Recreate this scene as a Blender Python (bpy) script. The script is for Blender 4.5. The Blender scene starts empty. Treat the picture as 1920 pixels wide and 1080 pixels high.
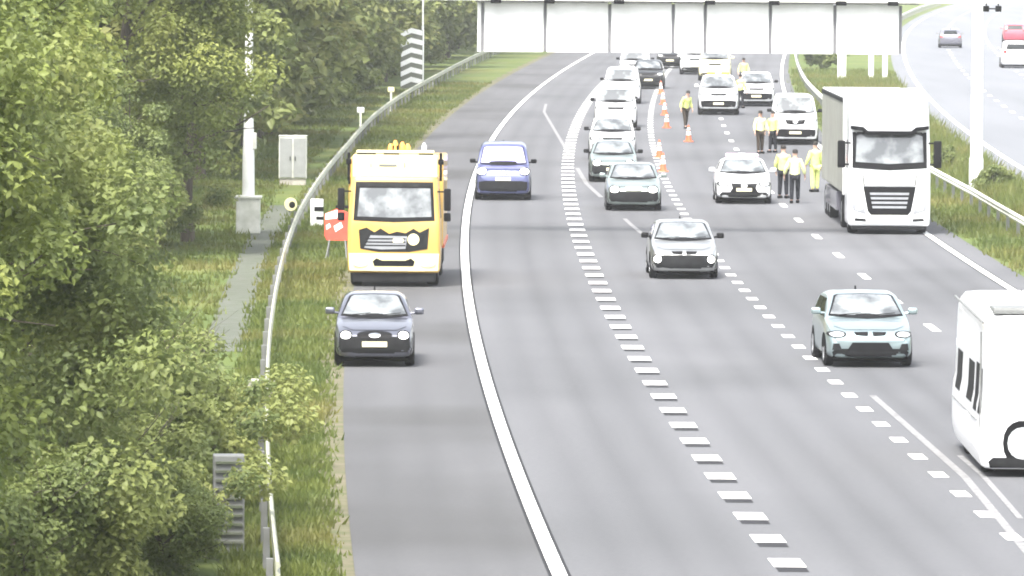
import bpy, bmesh, math, random
import numpy as np
from mathutils import Vector, Matrix
from mathutils.bvhtree import BVHTree

# ------------------------------------------------------------------ camera, sky, sun, exposure
S = bpy.context.scene
COL = S.collection
R = math.radians
F_PX, CAM_H, PITCH, ROLL = 13000.0, 9.1, R(2.94), R(0.4)
cam = bpy.data.cameras.new('camera')
cam.sensor_width = 36.0
cam.lens = 36.0 * F_PX / 1920.0
cam.clip_start, cam.clip_end = 1.0, 6000.0
camo = bpy.data.objects.new('camera', cam)
camo.matrix_world = Matrix.Translation((0, 0, CAM_H)) @ Matrix.Rotation(math.pi/2 - PITCH, 4, 'X') @ Matrix.Rotation(ROLL, 4, 'Z')
COL.objects.link(camo)
S.camera = camo

SUN_EL, SUN_AZ = R(58), R(205)          # azimuth clockwise from +Y
w = bpy.data.worlds.new('World'); S.world = w; w.use_nodes = True
nt = w.node_tree
sky = nt.nodes.new('ShaderNodeTexSky'); sky.sky_type = 'NISHITA'; sky.sun_disc = False
sky.sun_elevation = SUN_EL; sky.sun_rotation = SUN_AZ
sky.air_density, sky.dust_density, sky.ozone_density = 1.0, 4.0, 1.0
hs = nt.nodes.new('ShaderNodeHueSaturation'); hs.inputs['Saturation'].default_value = 0.30
nt.links.new(sky.outputs[0], hs.inputs['Color'])
nt.links.new(hs.outputs[0], nt.nodes['Background'].inputs[0])
nt.nodes['Background'].inputs[1].default_value = 0.13
sl = bpy.data.lights.new('sun', 'SUN'); sl.energy = 1.5; sl.angle = R(16); sl.color = (1.0, 0.95, 0.87)
so = bpy.data.objects.new('sun', sl)
sd = Vector((math.sin(SUN_AZ)*math.cos(SUN_EL), math.cos(SUN_AZ)*math.cos(SUN_EL), math.sin(SUN_EL)))
so.rotation_euler = sd.to_track_quat('Z', 'Y').to_euler(); so.location = (0, -20, 60)
COL.objects.link(so)
S.view_settings.view_transform = 'Standard'; S.view_settings.look = 'None'
S.view_settings.exposure = 2.25; S.view_settings.gamma = 1.0
S.view_settings.use_curve_mapping = False
S.render.engine = 'CYCLES'
S.cycles.use_denoising = True
S.cycles.max_bounces = 8; S.cycles.volume_bounces = 1; S.cycles.transparent_max_bounces = 8
S.cycles.filter_width = 1.9

# ------------------------------------------------------------------ road geometry
def base(D):
    def f(t): return -1.44514664 + .41997179*t + 1.07360743*t*t - .08649649*t**3
    t = (D-250)/100
    if t <= 3.0: return f(t)
    s = .41997179 + 2*1.07360743*3 - 3*.08649649*9
    return f(3.0) + s*(t-3) + .62*(t-3)**2
def slope(D): return (base(D+1)-base(D-1))/2
LOFF = {0: lambda D: 0.0, 1: lambda D: 3.449 + .0477*min(2, (D-250)/100), 2: lambda D: 7.04 - .051*min(2, (D-250)/100),
        3: lambda D: 10.55 - .10*min(2, (D-250)/100), 4: lambda D: 14.12 + .14*min(3, (D-250)/100)}
def lx(k, D): return base(D) + LOFF[k](D)
def opp_off(D): return 20.4 + max(-1.0, (D-290)*.009)
def rail_l(D):                      # offset of the left barrier from the edge line
    return float(np.interp(D, [60, 98, 162, 207, 275, 320, 354, 410, 520, 700], [-3.7, -4.07, -4.62, -5.0, -5.3, -5.75, -5.95, -6.1, -6.9, -8.2]))
def rail_r(D): return float(np.interp(D, [150, 230, 300, 403, 506, 800], [16.4, 16.75, 16.3, 15.6, 15.3, 17]))
def ground_at(x, y, z=0.0):         # ground point seen at photo pixel x, y (used to measure where things stand)
    u, v = (x-960)/F_PX, -(y-540)/F_PX
    c, s = math.cos(ROLL), math.sin(ROLL)
    u, v = c*u - s*v, s*u + c*v
    d = (u, math.cos(PITCH)+v*math.sin(PITCH), -math.sin(PITCH)+v*math.cos(PITCH))
    t = (z-CAM_H)/d[2]
    return Vector((d[0]*t, d[1]*t, z))
def plane_at(x, y, D):              # point at distance D seen at photo pixel x, y
    u, v = (x-960)/F_PX, -(y-540)/F_PX
    c, s = math.cos(ROLL), math.sin(ROLL)
    u, v = c*u - s*v, s*u + c*v
    d = (u, math.cos(PITCH)+v*math.sin(PITCH), -math.sin(PITCH)+v*math.cos(PITCH))
    t = D/d[1]
    return Vector((d[0]*t, D, CAM_H+d[2]*t))

# ------------------------------------------------------------------ materials
def pmat(name, col, rough=.5, metal=0.0, spec=.5, col2=None, scale=4.0, stretch=None, coat=0.0, emit=0.0, emit_col=None,
         bump=0.0, detail=4.0, lo=.35, hi=.65, ior=None, col3=None, scale3=.2, bscale=None):
    m = bpy.data.materials.new(name); m.use_nodes = True
    n, l = m.node_tree.nodes, m.node_tree.links
    p = n['Principled BSDF']
    p.inputs['Roughness'].default_value = rough; p.inputs['Metallic'].default_value = metal
    p.inputs['Specular IOR Level'].default_value = spec; p.inputs['Coat Weight'].default_value = coat
    if ior: p.inputs['IOR'].default_value = ior
    if emit:
        p.inputs['Emission Color'].default_value = (*(emit_col or col), 1); p.inputs['Emission Strength'].default_value = emit
    tc = n.new('ShaderNodeTexCoord'); mp = n.new('ShaderNodeMapping')
    if stretch: mp.inputs['Scale'].default_value = stretch
    l.new(tc.outputs['Object'], mp.inputs[0])
    if col2 is None: col2 = tuple(c*.86 for c in col)
    nz = n.new('ShaderNodeTexNoise'); nz.inputs['Scale'].default_value = scale; nz.inputs['Detail'].default_value = detail
    l.new(mp.outputs[0], nz.inputs['Vector'])
    mr = n.new('ShaderNodeMapRange'); mr.inputs[1].default_value = lo; mr.inputs[2].default_value = hi
    l.new(nz.outputs[0], mr.inputs[0])
    mx = n.new('ShaderNodeMix'); mx.data_type = 'RGBA'
    mx.inputs[6].default_value = (*col2, 1); mx.inputs[7].default_value = (*col, 1)
    l.new(mr.outputs[0], mx.inputs[0])
    out = mx.outputs[2]
    if col3 is not None:
        n3 = n.new('ShaderNodeTexNoise'); n3.inputs['Scale'].default_value = scale3; n3.inputs['Detail'].default_value = 3
        l.new(tc.outputs['Object'], n3.inputs['Vector'])
        m3 = n.new('ShaderNodeMapRange'); m3.inputs[1].default_value = .48; m3.inputs[2].default_value = .66
        l.new(n3.outputs[0], m3.inputs[0])
        x3 = n.new('ShaderNodeMix'); x3.data_type = 'RGBA'; x3.inputs[7].default_value = (*col3, 1)
        l.new(m3.outputs[0], x3.inputs[0]); l.new(out, x3.inputs[6]); out = x3.outputs[2]
    l.new(out, p.inputs['Base Color'])
    if bump:
        b = n.new('ShaderNodeBump'); b.inputs['Strength'].default_value = bump; b.inputs['Distance'].default_value = .02
        nb = n.new('ShaderNodeTexNoise'); nb.inputs['Scale'].default_value = bscale or scale*6; nb.inputs['Detail'].default_value = 3
        l.new(tc.outputs['Object'], nb.inputs['Vector']); l.new(nb.outputs[0], b.inputs['Height']); l.new(b.outputs[0], p.inputs['Normal'])
    return m
def leafmat(name, c1, c2, c3, scale=.55):
    m = pmat(name, c1, .55, spec=.35, col2=c2, scale=scale*3.2, col3=c3, scale3=scale, lo=.4, hi=.6)
    n, l = m.node_tree.nodes, m.node_tree.links
    p = n['Principled BSDF']; tr = n.new('ShaderNodeBsdfTranslucent'); mx = n.new('ShaderNodeMixShader')
    mx.inputs[0].default_value = .46
    l.new(p.inputs['Base Color'].links[0].from_socket, tr.inputs[0])
    l.new(p.outputs[0], mx.inputs[1]); l.new(tr.outputs[0], mx.inputs[2]); l.new(mx.outputs[0], n['Material Output'].inputs[0])
    return m
M = {}
M['asphalt'] = pmat('asphalt', (.112, .114, .121), .9, spec=.15, col2=(.094, .096, .102), scale=.35, stretch=(1, .06, 1), col3=(.085, .087, .092), scale3=.045, bump=.25, bscale=60)
M['shoulder'] = pmat('shoulder_asphalt', (.098, .099, .104), .9, spec=.15, col2=(.082, .083, .087), scale=.5, stretch=(1, .08, 1), col3=(.064, .064, .065), scale3=.06, bump=.25, bscale=60)
def tracks(m, w_, dark):
    n, l = m.node_tree.nodes, m.node_tree.links; p = n['Principled BSDF']
    src = p.inputs['Base Color'].links[0].from_socket
    tc = n.new('ShaderNodeTexCoord'); sx = n.new('ShaderNodeSeparateXYZ'); l.new(tc.outputs['UV'], sx.inputs[0])
    def mth(op, a, b=None, c=None):
        q = n.new('ShaderNodeMath'); q.operation = op
        for i, v in enumerate((a, b, c)):
            if v is None: continue
            if isinstance(v, (int, float)): q.inputs[i].default_value = v
            else: l.new(v, q.inputs[i])
        return q.outputs[0]
    fr = mth('FRACT', mth('DIVIDE', sx.outputs[0], w_))
    dc = mth('ABSOLUTE', mth('MULTIPLY', mth('SUBTRACT', fr, .5), w_))
    band = mth('SUBTRACT', 1.0, mth('MINIMUM', mth('DIVIDE', mth('ABSOLUTE', mth('SUBTRACT', dc, .85)), .5), 1.0))
    mid = mth('SUBTRACT', 1.0, mth('MINIMUM', mth('DIVIDE', dc, .55), 1.0))
    mp = n.new('ShaderNodeMapping'); mp.inputs['Scale'].default_value = (.8, .018, 1); l.new(tc.outputs['UV'], mp.inputs[0])
    nz = n.new('ShaderNodeTexNoise'); nz.inputs['Scale'].default_value = 1.0; nz.inputs['Detail'].default_value = 5; l.new(mp.outputs[0], nz.inputs[0])
    fac = mth('MULTIPLY', mth('ADD', mth('MULTIPLY', band, .8), mth('MULTIPLY', mid, 1.0)), nz.outputs[0])
    g = n.new('ShaderNodeTexNoise'); g.inputs['Scale'].default_value = 9.0; g.inputs['Detail'].default_value = 6; l.new(tc.outputs['Object'], g.inputs[0])
    k = mth('MULTIPLY', mth('SUBTRACT', 1.0, mth('MULTIPLY', fac, dark)), mth('ADD', .86, mth('MULTIPLY', g.outputs[0], .28)))
    mx = n.new('ShaderNodeVectorMath'); mx.operation = 'SCALE'; l.new(src, mx.inputs[0]); l.new(k, mx.inputs['Scale'])
    l.new(mx.outputs[0], p.inputs['Base Color'])
tracks(M['asphalt'], 3.52, .34); tracks(M['shoulder'], 2.9, .16)
M['opp'] = pmat('pale_concrete_road', (.142, .148, .160), .9, spec=.2, col2=(.122, .128, .139), scale=.3, stretch=(1, .06, 1))
M['line'] = pmat('road_paint', (.74, .74, .71), .7, col2=(.42, .42, .41), scale=5, detail=8, lo=.28, hi=.5)
M['worn'] = pmat('worn_road_paint', (.22, .22, .225), .8, col2=(.10, .10, .10), scale=5, lo=.3, hi=.7)
M['tar'] = pmat('dark_line_halo', (.014, .014, .016), .85, spec=.2, col2=(.022, .022, .025), scale=1.5)  # dark colour imitating camera sharpening halos around the white road paint
M['grass'] = pmat('grass_ground', (.092, .120, .036), .95, spec=.1, col2=(.066, .094, .030), scale=.55, col3=(.120, .128, .042), scale3=.12, bump=.6, bscale=9)
M['soil'] = pmat('dry_edge_soil', (.135, .120, .085), .95, spec=.1, col2=(.085, .092, .048), scale=1.6, bump=.5, bscale=15)
M['gutter'] = pmat('stone_gutter', (.085, .09, .075), .9, col2=(.055, .068, .04), scale=2.2, bump=.4)
M['blade'] = leafmat('grass_blade', (.145, .172, .040), (.098, .132, .034), (.180, .172, .052), .12)
M['steel'] = pmat('galvanised_steel', (.40, .40, .31), .65, metal=.2, col2=(.26, .27, .20), scale=1.2)
M['steel_grey'] = pmat('grey_steel', (.17, .175, .17), .55, metal=.3, scale=3)
M['white'] = pmat('white_coated_metal', (.80, .81, .80), .4, col2=(.72, .73, .71), scale=2)
M['white_dull'] = pmat('weathered_white_metal', (.62, .62, .57), .6, col2=(.45, .46, .40), scale=3)
M['door'] = pmat('grey_cabinet_door', (.25, .26, .255), .5, scale=3)
M['board'] = pmat('faded_sign_board', (.135, .145, .115), .8, scale=2)
M['mullion'] = pmat('grey_panel_joint', (.16, .16, .17), .6)
M['black'] = pmat('black_plastic', (.005, .005, .006), .6, spec=.12, col2=(.008, .008, .009))
M['dark'] = pmat('dark_grey_plastic', (.018, .019, .020), .65, spec=.12, col2=(.011, .011, .012), scale=5)
M['under'] = pmat('underbody_black', (.004, .004, .004), .95, spec=.05)
M['rubber'] = pmat('tyre_rubber', (.010, .010, .011), .9, spec=.1, col2=(.018, .018, .018), scale=12)
M['rim'] = pmat('wheel_rim_alloy', (.35, .36, .38), .35, metal=.7, scale=8)
M['chrome'] = pmat('chrome', (.7, .71, .72), .15, metal=1.0)
M['slat'] = pmat('grille_slat', (.34, .35, .37), .4, metal=.5)
M['glass'] = pmat('windscreen_glass', (.20, .215, .22), .08, spec=.65, ior=1.6, col2=(.06, .066, .07), scale=1.6, lo=.42, hi=.6)
M['glass_dark'] = pmat('side_window_glass', (.008, .010, .011), .08, spec=.35, scale=2)
M['glass_lilac'] = pmat('lilac_reflection_glass', (.30, .28, .62), .08, spec=.5, ior=1.45, col2=(.42, .41, .60), scale=1.3)  # purplish reflection put into the glass colour
M['lamp_on'] = pmat('lit_headlamp', (.9, .9, .86), .1, emit=1.6, emit_col=(1, .97, .9))
M['lamp_off'] = pmat('headlamp_glass', (.55, .57, .58), .1, spec=.8, col2=(.38, .4, .41), scale=9)
M['red_lamp'] = pmat('red_tail_lamp', (.45, .02, .02), .2)
M['plate'] = pmat('number_plate', (.78, .73, .50), .5)
M['amber'] = pmat('amber_beacon', (.75, .26, .04), .2, emit=.35, emit_col=(1, .4, .08))
M['paint_cream'] = pmat('pale_yellow_paint', (.76, .71, .42), .35, coat=.5)
M['blue_lamp'] = pmat('beacon_lens', (.62, .40, .52), .2, emit=.2, emit_col=(.9, .55, .75))
M['yellow'] = pmat('yellow_truck_paint', (.57, .36, .09), .35, coat=.4, col2=(.50, .31, .07), scale=1.5)
M['cream'] = pmat('pale_yellow_panel', (.78, .70, .40), .45, col2=(.72, .64, .36))
M['paint_white'] = pmat('white_paint', (.78, .79, .80), .3, coat=.6, col2=(.72, .73, .74), scale=1.5)
M['paint_silver'] = pmat('silver_paint', (.42, .43, .43), .32, metal=.8, coat=.6, scale=2)
M['paint_teal'] = pmat('pale_teal_silver_paint', (.37, .45, .46), .30, metal=.8, coat=.6, col2=(.33, .41, .42), scale=2)
M['paint_navy'] = pmat('dark_blue_paint', (.15, .155, .19), .28, metal=.8, coat=.9, col2=(.13, .135, .165), scale=2)
M['paint_lilac'] = pmat('pale_lilac_silver_paint', (.15, .165, .33), .30, metal=.7, coat=.6, scale=2)
M['paint_green'] = pmat('pale_green_silver_paint', (.36, .42, .40), .32, metal=.8, coat=.6, scale=2)
M['paint_black'] = pmat('black_paint', (.010, .010, .011), .3, spec=.3, coat=.35)
M['paint_grey'] = pmat('grey_blue_paint', (.14, .14, .17), .35, metal=.3, coat=.6)
M['paint_red'] = pmat('red_paint', (.50, .06, .09), .35, coat=.6)
M['hivis'] = pmat('hi_vis_fabric', (.62, .68, .22), .8, col2=(.50, .56, .16), scale=9)
M['hivis_pale'] = pmat('pale_hi_vis_fabric', (.72, .74, .40), .8, col2=(.60, .63, .28), scale=9)
M['trouser'] = pmat('dark_trouser_fabric', (.014, .015, .019), .9, spec=.1, col2=(.022, .023, .027), scale=14)
M['trouser_brown'] = pmat('brown_trouser_fabric', (.045, .035, .026), .9, spec=.1, scale=14)
M['skin'] = pmat('skin', (.45, .29, .22), .6)
M['hair'] = pmat('dark_hair', (.015, .012, .010), .8)
M['orange'] = pmat('orange_plastic', (.60, .13, .05), .5, col2=(.52, .11, .045))
M['redsign'] = pmat('red_board', (.62, .085, .05), .5, col2=(.5, .06, .04))
M['tarp'] = pmat('grey_trailer_side', (.27, .275, .24), .6, col2=(.22, .22, .19), scale=1.2)
M['curtain'] = pmat('pale_trailer_roof', (.80, .81, .80), .5)
M['bark'] = pmat('bark', (.075, .062, .045), .95, col2=(.04, .034, .026), scale=6, stretch=(1, 1, .2), bump=.6)
M['leaf_a'] = leafmat('leaf_light_green', (.215, .255, .066), (.132, .168, .052), (.270, .295, .082), .35)
M['leaf_b'] = leafmat('leaf_mid_green', (.200, .240, .076), (.135, .172, .060), (.255, .280, .090), .35)
M['leaf_c'] = leafmat('leaf_dull_green', (.205, .235, .078), (.135, .165, .060), (.255, .262, .088), .3)
M['concrete'] = pmat('pale_concrete', (.42, .39, .35), .9, col2=(.30, .28, .25), scale=5, bump=.4)

# ------------------------------------------------------------------ mesh helpers
def link(o, parent=None, loc=None):
    COL.objects.link(o)
    if parent is not None: o.parent = parent
    if loc is not None: o.location = loc
    return o
def tag(o, label=None, cat=None, group=None, kind=None):
    if label: o['label'] = label
    if cat: o['category'] = cat
    if group: o['group'] = group
    if kind: o['kind'] = kind
    return o
def empty(name, loc, rz, label, cat, group=None):
    o = bpy.data.objects.new(name, None); COL.objects.link(o)
    o.location = loc; o.rotation_euler = (0, 0, rz); o.empty_display_size = .3
    return tag(o, label, cat, group)
class MB:
    def __init__(s): s.bm = bmesh.new()
    def box(s, x0, x1, y0, y1, z0, z1, bev=0.0, seg=2, rot=None):
        bm = bmesh.new()
        vs = [bm.verts.new((x, y, z)) for z in (z0, z1) for y in (y0, y1) for x in (x0, x1)]
        for f in ((0, 2, 3, 1), (4, 5, 7, 6), (0, 1, 5, 4), (2, 6, 7, 3), (0, 4, 6, 2), (1, 3, 7, 5)): bm.faces.new([vs[i] for i in f])
        if bev: bmesh.ops.bevel(bm, geom=bm.edges[:], offset=bev, segments=seg, affect='EDGES', profile=.6)
        if rot is not None: bmesh.ops.transform(bm, matrix=rot, verts=bm.verts)
        s._add(bm); return s
    def _add(s, bm):
        me = bpy.data.meshes.new('tmp'); bm.to_mesh(me); bm.free(); s.bm.from_mesh(me); bpy.data.meshes.remove(me)
    def prism(s, pts, y0, y1, axis='y'):           # polygon in (x,z) extruded along y, or (y,z) along x, or (x,y) along z
        def P(a, b, t): return {'y': (a, t, b), 'x': (t, a, b), 'z': (a, b, t)}[axis]
        A = [s.bm.verts.new(P(a, b, y0)) for a, b in pts]; B = [s.bm.verts.new(P(a, b, y1)) for a, b in pts]
        n = len(pts); s.bm.faces.new(A); s.bm.faces.new(B[::-1])
        for i in range(n): s.bm.faces.new((A[i], B[i], B[(i+1) % n], A[(i+1) % n]))
        return s
    def tube(s, p0, p1, r0, r1=None, n=12, cap=True):
        r1 = r0 if r1 is None else r1
        p0, p1 = Vector(p0), Vector(p1); d = (p1-p0).normalized()
        a = d.orthogonal().normalized(); b = d.cross(a)
        A, B = [], []
        for i in range(n):
            t = 2*math.pi*i/n; v = a*math.cos(t)+b*math.sin(t)
            A.append(s.bm.verts.new(p0+v*r0)); B.append(s.bm.verts.new(p1+v*r1))
        for i in range(n): s.bm.faces.new((A[i], A[(i+1) % n], B[(i+1) % n], B[i]))
        if cap: s.bm.faces.new(A[::-1]); s.bm.faces.new(B)
        return s
    def lathe(s, prof, n=20, axis='z', c=(0, 0, 0)):   # prof: (radius, height)
        rings = []
        for r, h in prof:
            ring = []
            for i in range(n):
                t = 2*math.pi*i/n; a, b = r*math.cos(t), r*math.sin(t)
                p = {'z': (a, b, h), 'x': (h, a, b), 'y': (a, h, b)}[axis]
                ring.append(s.bm.verts.new((p[0]+c[0], p[1]+c[1], p[2]+c[2])))
            rings.append(ring)
        for A, B in zip(rings, rings[1:]):
            for i in range(n): s.bm.faces.new((A[i], A[(i+1) % n], B[(i+1) % n], B[i]))
        s.bm.faces.new(rings[0][::-1]); s.bm.faces.new(rings[-1])
        return s
    def loft(s, rings, cap=True, closed=True):
        V = [[s.bm.verts.new(p) for p in r] for r in rings]
        n = len(V[0])
        for A, B in zip(V, V[1:]):
            for i in range(n if closed else n-1): s.bm.faces.new((A[i], A[(i+1) % n], B[(i+1) % n], B[i]))
        if cap: s.bm.faces.new(V[0][::-1]); s.bm.faces.new(V[-1])
        return s
    def mesh(s, name, mat, smooth=False):
        bmesh.ops.recalc_face_normals(s.bm, faces=s.bm.faces[:])
        me = bpy.data.meshes.new(name); s.bm.to_mesh(me); s.bm.free()
        for mm in (mat if isinstance(mat, (list, tuple)) else [mat]): me.materials.append(mm)
        if smooth:
            for p in me.polygons: p.use_smooth = True
            try: me.set_sharp_from_angle(angle=R(40))
            except Exception: pass
        return me
    def obj(s, name, mat, parent=None, smooth=False, loc=None):
        return link(bpy.data.objects.new(name, s.mesh(name, mat, smooth)), parent, loc)
def inst(name, me, parent=None, loc=(0, 0, 0), rz=0.0, scale=None):
    o = bpy.data.objects.new(name, me); link(o, parent, loc); o.rotation_euler = (0, 0, rz)
    if scale: o.scale = scale
    return o
def raw_mesh(name, verts, faces, mat):
    me = bpy.data.meshes.new(name); me.from_pydata(verts, [], faces)
    for mm in (mat if isinstance(mat, (list, tuple)) else [mat]): me.materials.append(mm)
    me.update(); return me
def strip(name, fa, fb, Ds, z, mat, kind='structure'):
    vs, fs = [], []
    for D in Ds: vs += [(fa(D), D, z), (fb(D), D, z)]
    for i in range(len(Ds)-1): fs.append((2*i, 2*i+1, 2*i+3, 2*i+2))
    me = raw_mesh(name, vs, fs, mat); uv = me.uv_layers.new(name='across')
    for lp in me.loops:
        v = me.vertices[lp.vertex_index].co; uv.data[lp.index].uv = (v.x-fa(v.y), v.y)
    return tag(link(bpy.data.objects.new(name, me)), kind=kind)

# ------------------------------------------------------------------ ground, roads, markings
GX0, GX1, GY0, GY1 = -280.0, 320.0, -20.0, 1500.0
gv, gf = [], []
nx, ny = 60, 150
for j in range(ny+1):
    for i in range(nx+1): gv.append((GX0+(GX1-GX0)*i/nx, GY0+(GY1-GY0)*j/ny, -.03))
for j in range(ny):
    for i in range(nx): a = j*(nx+1)+i; gf.append((a, a+1, a+nx+2, a+nx+1))
tag(link(bpy.data.objects.new('ground', raw_mesh('ground', gv, gf, M['grass']))), kind='structure')
DS = [float(d) for d in np.arange(20, 1400, 6.0)]
strip('road', lambda D: base(D), lambda D: base(D)+14.9, DS, 0.0, M['asphalt'])
strip('hard_shoulder', lambda D: base(D)-2.9, lambda D: base(D), DS, 0.0, M['shoulder'])
strip('opposite_road', lambda D: base(D)+opp_off(D), lambda D: base(D)+opp_off(D)+17, DS, 0.0, M['opp'])
strip('verge_edge', lambda D: base(D)-3.35-.10*math.sin(D*.7)-.08*math.sin(D*1.9), lambda D: base(D)-2.9, [float(d) for d in np.arange(20, 700, 1.2)], -.008, M['soil'])
strip('gutter', lambda D: base(D)+rail_l(D)-1.45, lambda D: base(D)+rail_l(D)-.55, [float(d) for d in np.arange(150, 232, 4)], -.02, M['gutter'])
def ribbon(vs, fs, f, D0, D1, half, z, step=4.0):
    n = max(1, int((D1-D0)/step)); b = len(vs)
    for i in range(n+1):
        D = D0+(D1-D0)*i/n; x = f(D); vs += [(x-half, D, z), (x+half, D, z)]
    for i in range(n): fs.append((b+2*i, b+2*i+1, b+2*i+3, b+2*i+2))
def marking(name, items, z, mat):
    vs, fs = [], []
    for f, D0, D1, half in items: ribbon(vs, fs, f, D0, D1, half, z)
    return tag(link(bpy.data.objects.new(name, raw_mesh(name, vs, fs, mat))), kind='structure')
L = lambda k: (lambda D: lx(k, D))
def Dat(x, y): return ground_at(x, y).y
marking('edge_halo_marking', [(L(0), 60, 1000, .16), (L(4), 60, 1000, .15)], .004, M['tar'])  # dark strips added along the edge lines as sharpening halos
marking('edge_line_marking', [(L(0), 60, 1000, .108), (L(4), 60, 1000, .10)], .008, M['line'])
d1 = Dat(1476, 1056); bl = []; bt = []
for i in range(-8, 130):
    c = d1+4.0*i
    if c > 60:
        bl.append((L(1), c-.68, c+.68, .235))
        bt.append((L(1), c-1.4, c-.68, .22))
for i in range(-8, 130):
    c = Dat(1892, 1007)+4.0*i
    if c > 60: bl.append((L(2), c-.6, c+.6, .13))
marking('block_marking', bl, .008, M['line'])
marking('block_halo_marking', bt, .004, M['tar'])  # dark strip added at the near end of each wide block, as halo
marking('lane_dash_marking', [(L(3), Dat(1748, 615)-1.5+12*i, Dat(1748, 615)+1.5+12*i, .10) for i in range(-8, 40) if Dat(1748, 615)+12*i > 60], .008, M['line'])
ghost = [ground_at(*q) for q in ((1810, 895), (1640, 745), (1500, 632), (1195, 432), (1100, 345), (1020, 210), (1035, 150))]
gx = lambda D: float(np.interp(D, [g.y for g in ghost], [g.x for g in ghost]))
marking('old_line_marking', [(gx, 100, Dat(1635, 742), .07), (gx, Dat(1215, 450), Dat(1170, 410), .07), (gx, Dat(1130, 370), Dat(1070, 315), .08), (gx, Dat(1050, 290), Dat(1018, 195), .07),
                             (lambda D: gx(D)+.33, 108, 121, .05)], .006, M['worn'])
marking('opposite_lane_marking', [(lambda D, k=k: base(D)+opp_off(D)+k, D0, D0+3, .12) for k in (4.6, 8.2) for D0 in range(200, 900, 12)]
        + [(lambda D, k=k: base(D)+opp_off(D)+k, 180, 1100, .12) for k in (1.0, 12.0)], .008, M['line'])

# grass tufts on the verges (nobody could count them)
rng = np.random.default_rng(5)
def blades(name, pts, hmin, hmax, mat, per=5, spread=.12):
    n = len(pts)*per
    c = np.repeat(np.asarray(pts), per, axis=0)
    c = c + np.c_[rng.normal(0, spread, n), rng.normal(0, spread, n), np.zeros(n)]
    a = rng.uniform(0, 2*np.pi, n); h = rng.uniform(hmin, hmax, n); wd = rng.uniform(.02, .045, n)
    lean = rng.normal(0, .35, (n, 2))*h[:, None]
    v = np.zeros((n, 3, 3)); dx, dy = np.cos(a)*wd, np.sin(a)*wd
    v[:, 0] = c + np.c_[dx, dy, -.02*np.ones(n)]; v[:, 1] = c - np.c_[dx, dy, .02*np.ones(n)]
    v[:, 2] = c + np.c_[lean, h]
    me = raw_mesh(name, v.reshape(-1, 3).tolist(), [(3*i, 3*i+1, 3*i+2) for i in range(n)], mat)
    return tag(link(bpy.data.objects.new(name, me)), kind='stuff')
pts = []
for _ in range(11000):
    D = 88 + 330*rng.random()**1.6; o = rng.uniform(rail_l(D)-.6, -3.2)
    pts.append((base(D)+o, D, -.02))
for _ in range(8000):
    D = 100 + 300*rng.random()**1.3; o = rng.uniform(rail_l(D)-6.5, rail_l(D)-1.4)
    pts.append((base(D)+o, D, -.02))
blades('verge_grass', pts, .05, .20, M['blade'])
pts = []
for _ in range(9000):
    D = 165 + 300*rng.random()**1.3; o = rng.uniform(15.1, opp_off(D)-.2)
    pts.append((base(D)+o, D, -.02))
blades('median_grass', pts, .08, .30, M['blade'], spread=.18)
pts = []
for _ in range(5000):
    D = 205 + 220*rng.random(); o = rng.uniform(17.6, opp_off(D)-.3)
    pts.append((base(D)+o, D, -.02))
blades('tall_median_grass', pts, .25, .75, M['blade'], spread=.2)

# ------------------------------------------------------------------ trees
def leaves_mesh(name, centres, radii, count, size, mat, seed, squash=.75):
    g = np.random.default_rng(seed)
    centres = np.asarray(centres); radii = np.asarray(radii)
    w = radii**2; idx = g.choice(len(centres), count, p=w/w.sum())
    d = g.normal(size=(count, 3)); d /= np.linalg.norm(d, axis=1)[:, None]
    rr = g.random(count)**.45
    p = centres[idx] + d*rr[:, None]*radii[idx][:, None]*np.array([1, 1, squash])
    nrm = d*.7 + np.array([0, 0, .75]) + g.normal(0, .55, (count, 3)); nrm /= np.linalg.norm(nrm, axis=1)[:, None]
    t = np.cross(nrm, g.normal(size=(count, 3))); t /= np.linalg.norm(t, axis=1)[:, None]
    b = np.cross(nrm, t); s = size*g.uniform(.6, 1.35, count)[:, None]
    v = np.zeros((count, 4, 3))
    v[:, 0] = p - t*s*.5; v[:, 2] = p + t*s*.5 - nrm*s*.12
    v[:, 1] = p + b*s*.30 + nrm*s*.10; v[:, 3] = p - b*s*.30 + nrm*s*.10
    v = v.reshape(-1, 3)
    f = np.arange(count*4).reshape(-1, 4)
    tri = np.concatenate([f[:, [0, 1, 2]], f[:, [0, 2, 3]]])
    me = bpy.data.meshes.new(name)
    me.vertices.add(len(v)); me.vertices.foreach_set('co', v.ravel().astype(np.float32))
    me.loops.add(tri.size); me.loops.foreach_set('vertex_index', tri.ravel().astype(np.int32))
    me.polygons.add(len(tri)); me.polygons.foreach_set('loop_start', np.arange(0, tri.size, 3, dtype=np.int32))
    me.materials.append(mat); me.update(calc_edges=True); me.validate()
    return me
def branch(mb, p, d, ln, r, depth, g, tips):
    p0 = Vector(p); d = Vector(d).normalized(); n = 3
    for i in range(n):
        d = (d + Vector(g.normal(0, .10, 3))).normalized()
        p1 = p0 + d*ln/n; r1 = r*(1-.22)
        mb.tube(p0, p1, r, r1, 7, cap=False); p0, r = p1, r1
        if depth > 0 and i > 0:
            for _ in range(2):
                dd = (d*.55 + Vector(g.normal(0, .75, 3)) + Vector((0, 0, .12))).normalized()
                branch(mb, p0, dd, ln*.62, r*.55, depth-1, g, tips)
    tips.append(tuple(p0))
    if depth > 0: branch(mb, p0, d, ln*.6, r*.8, depth-1, g, tips)
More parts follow.
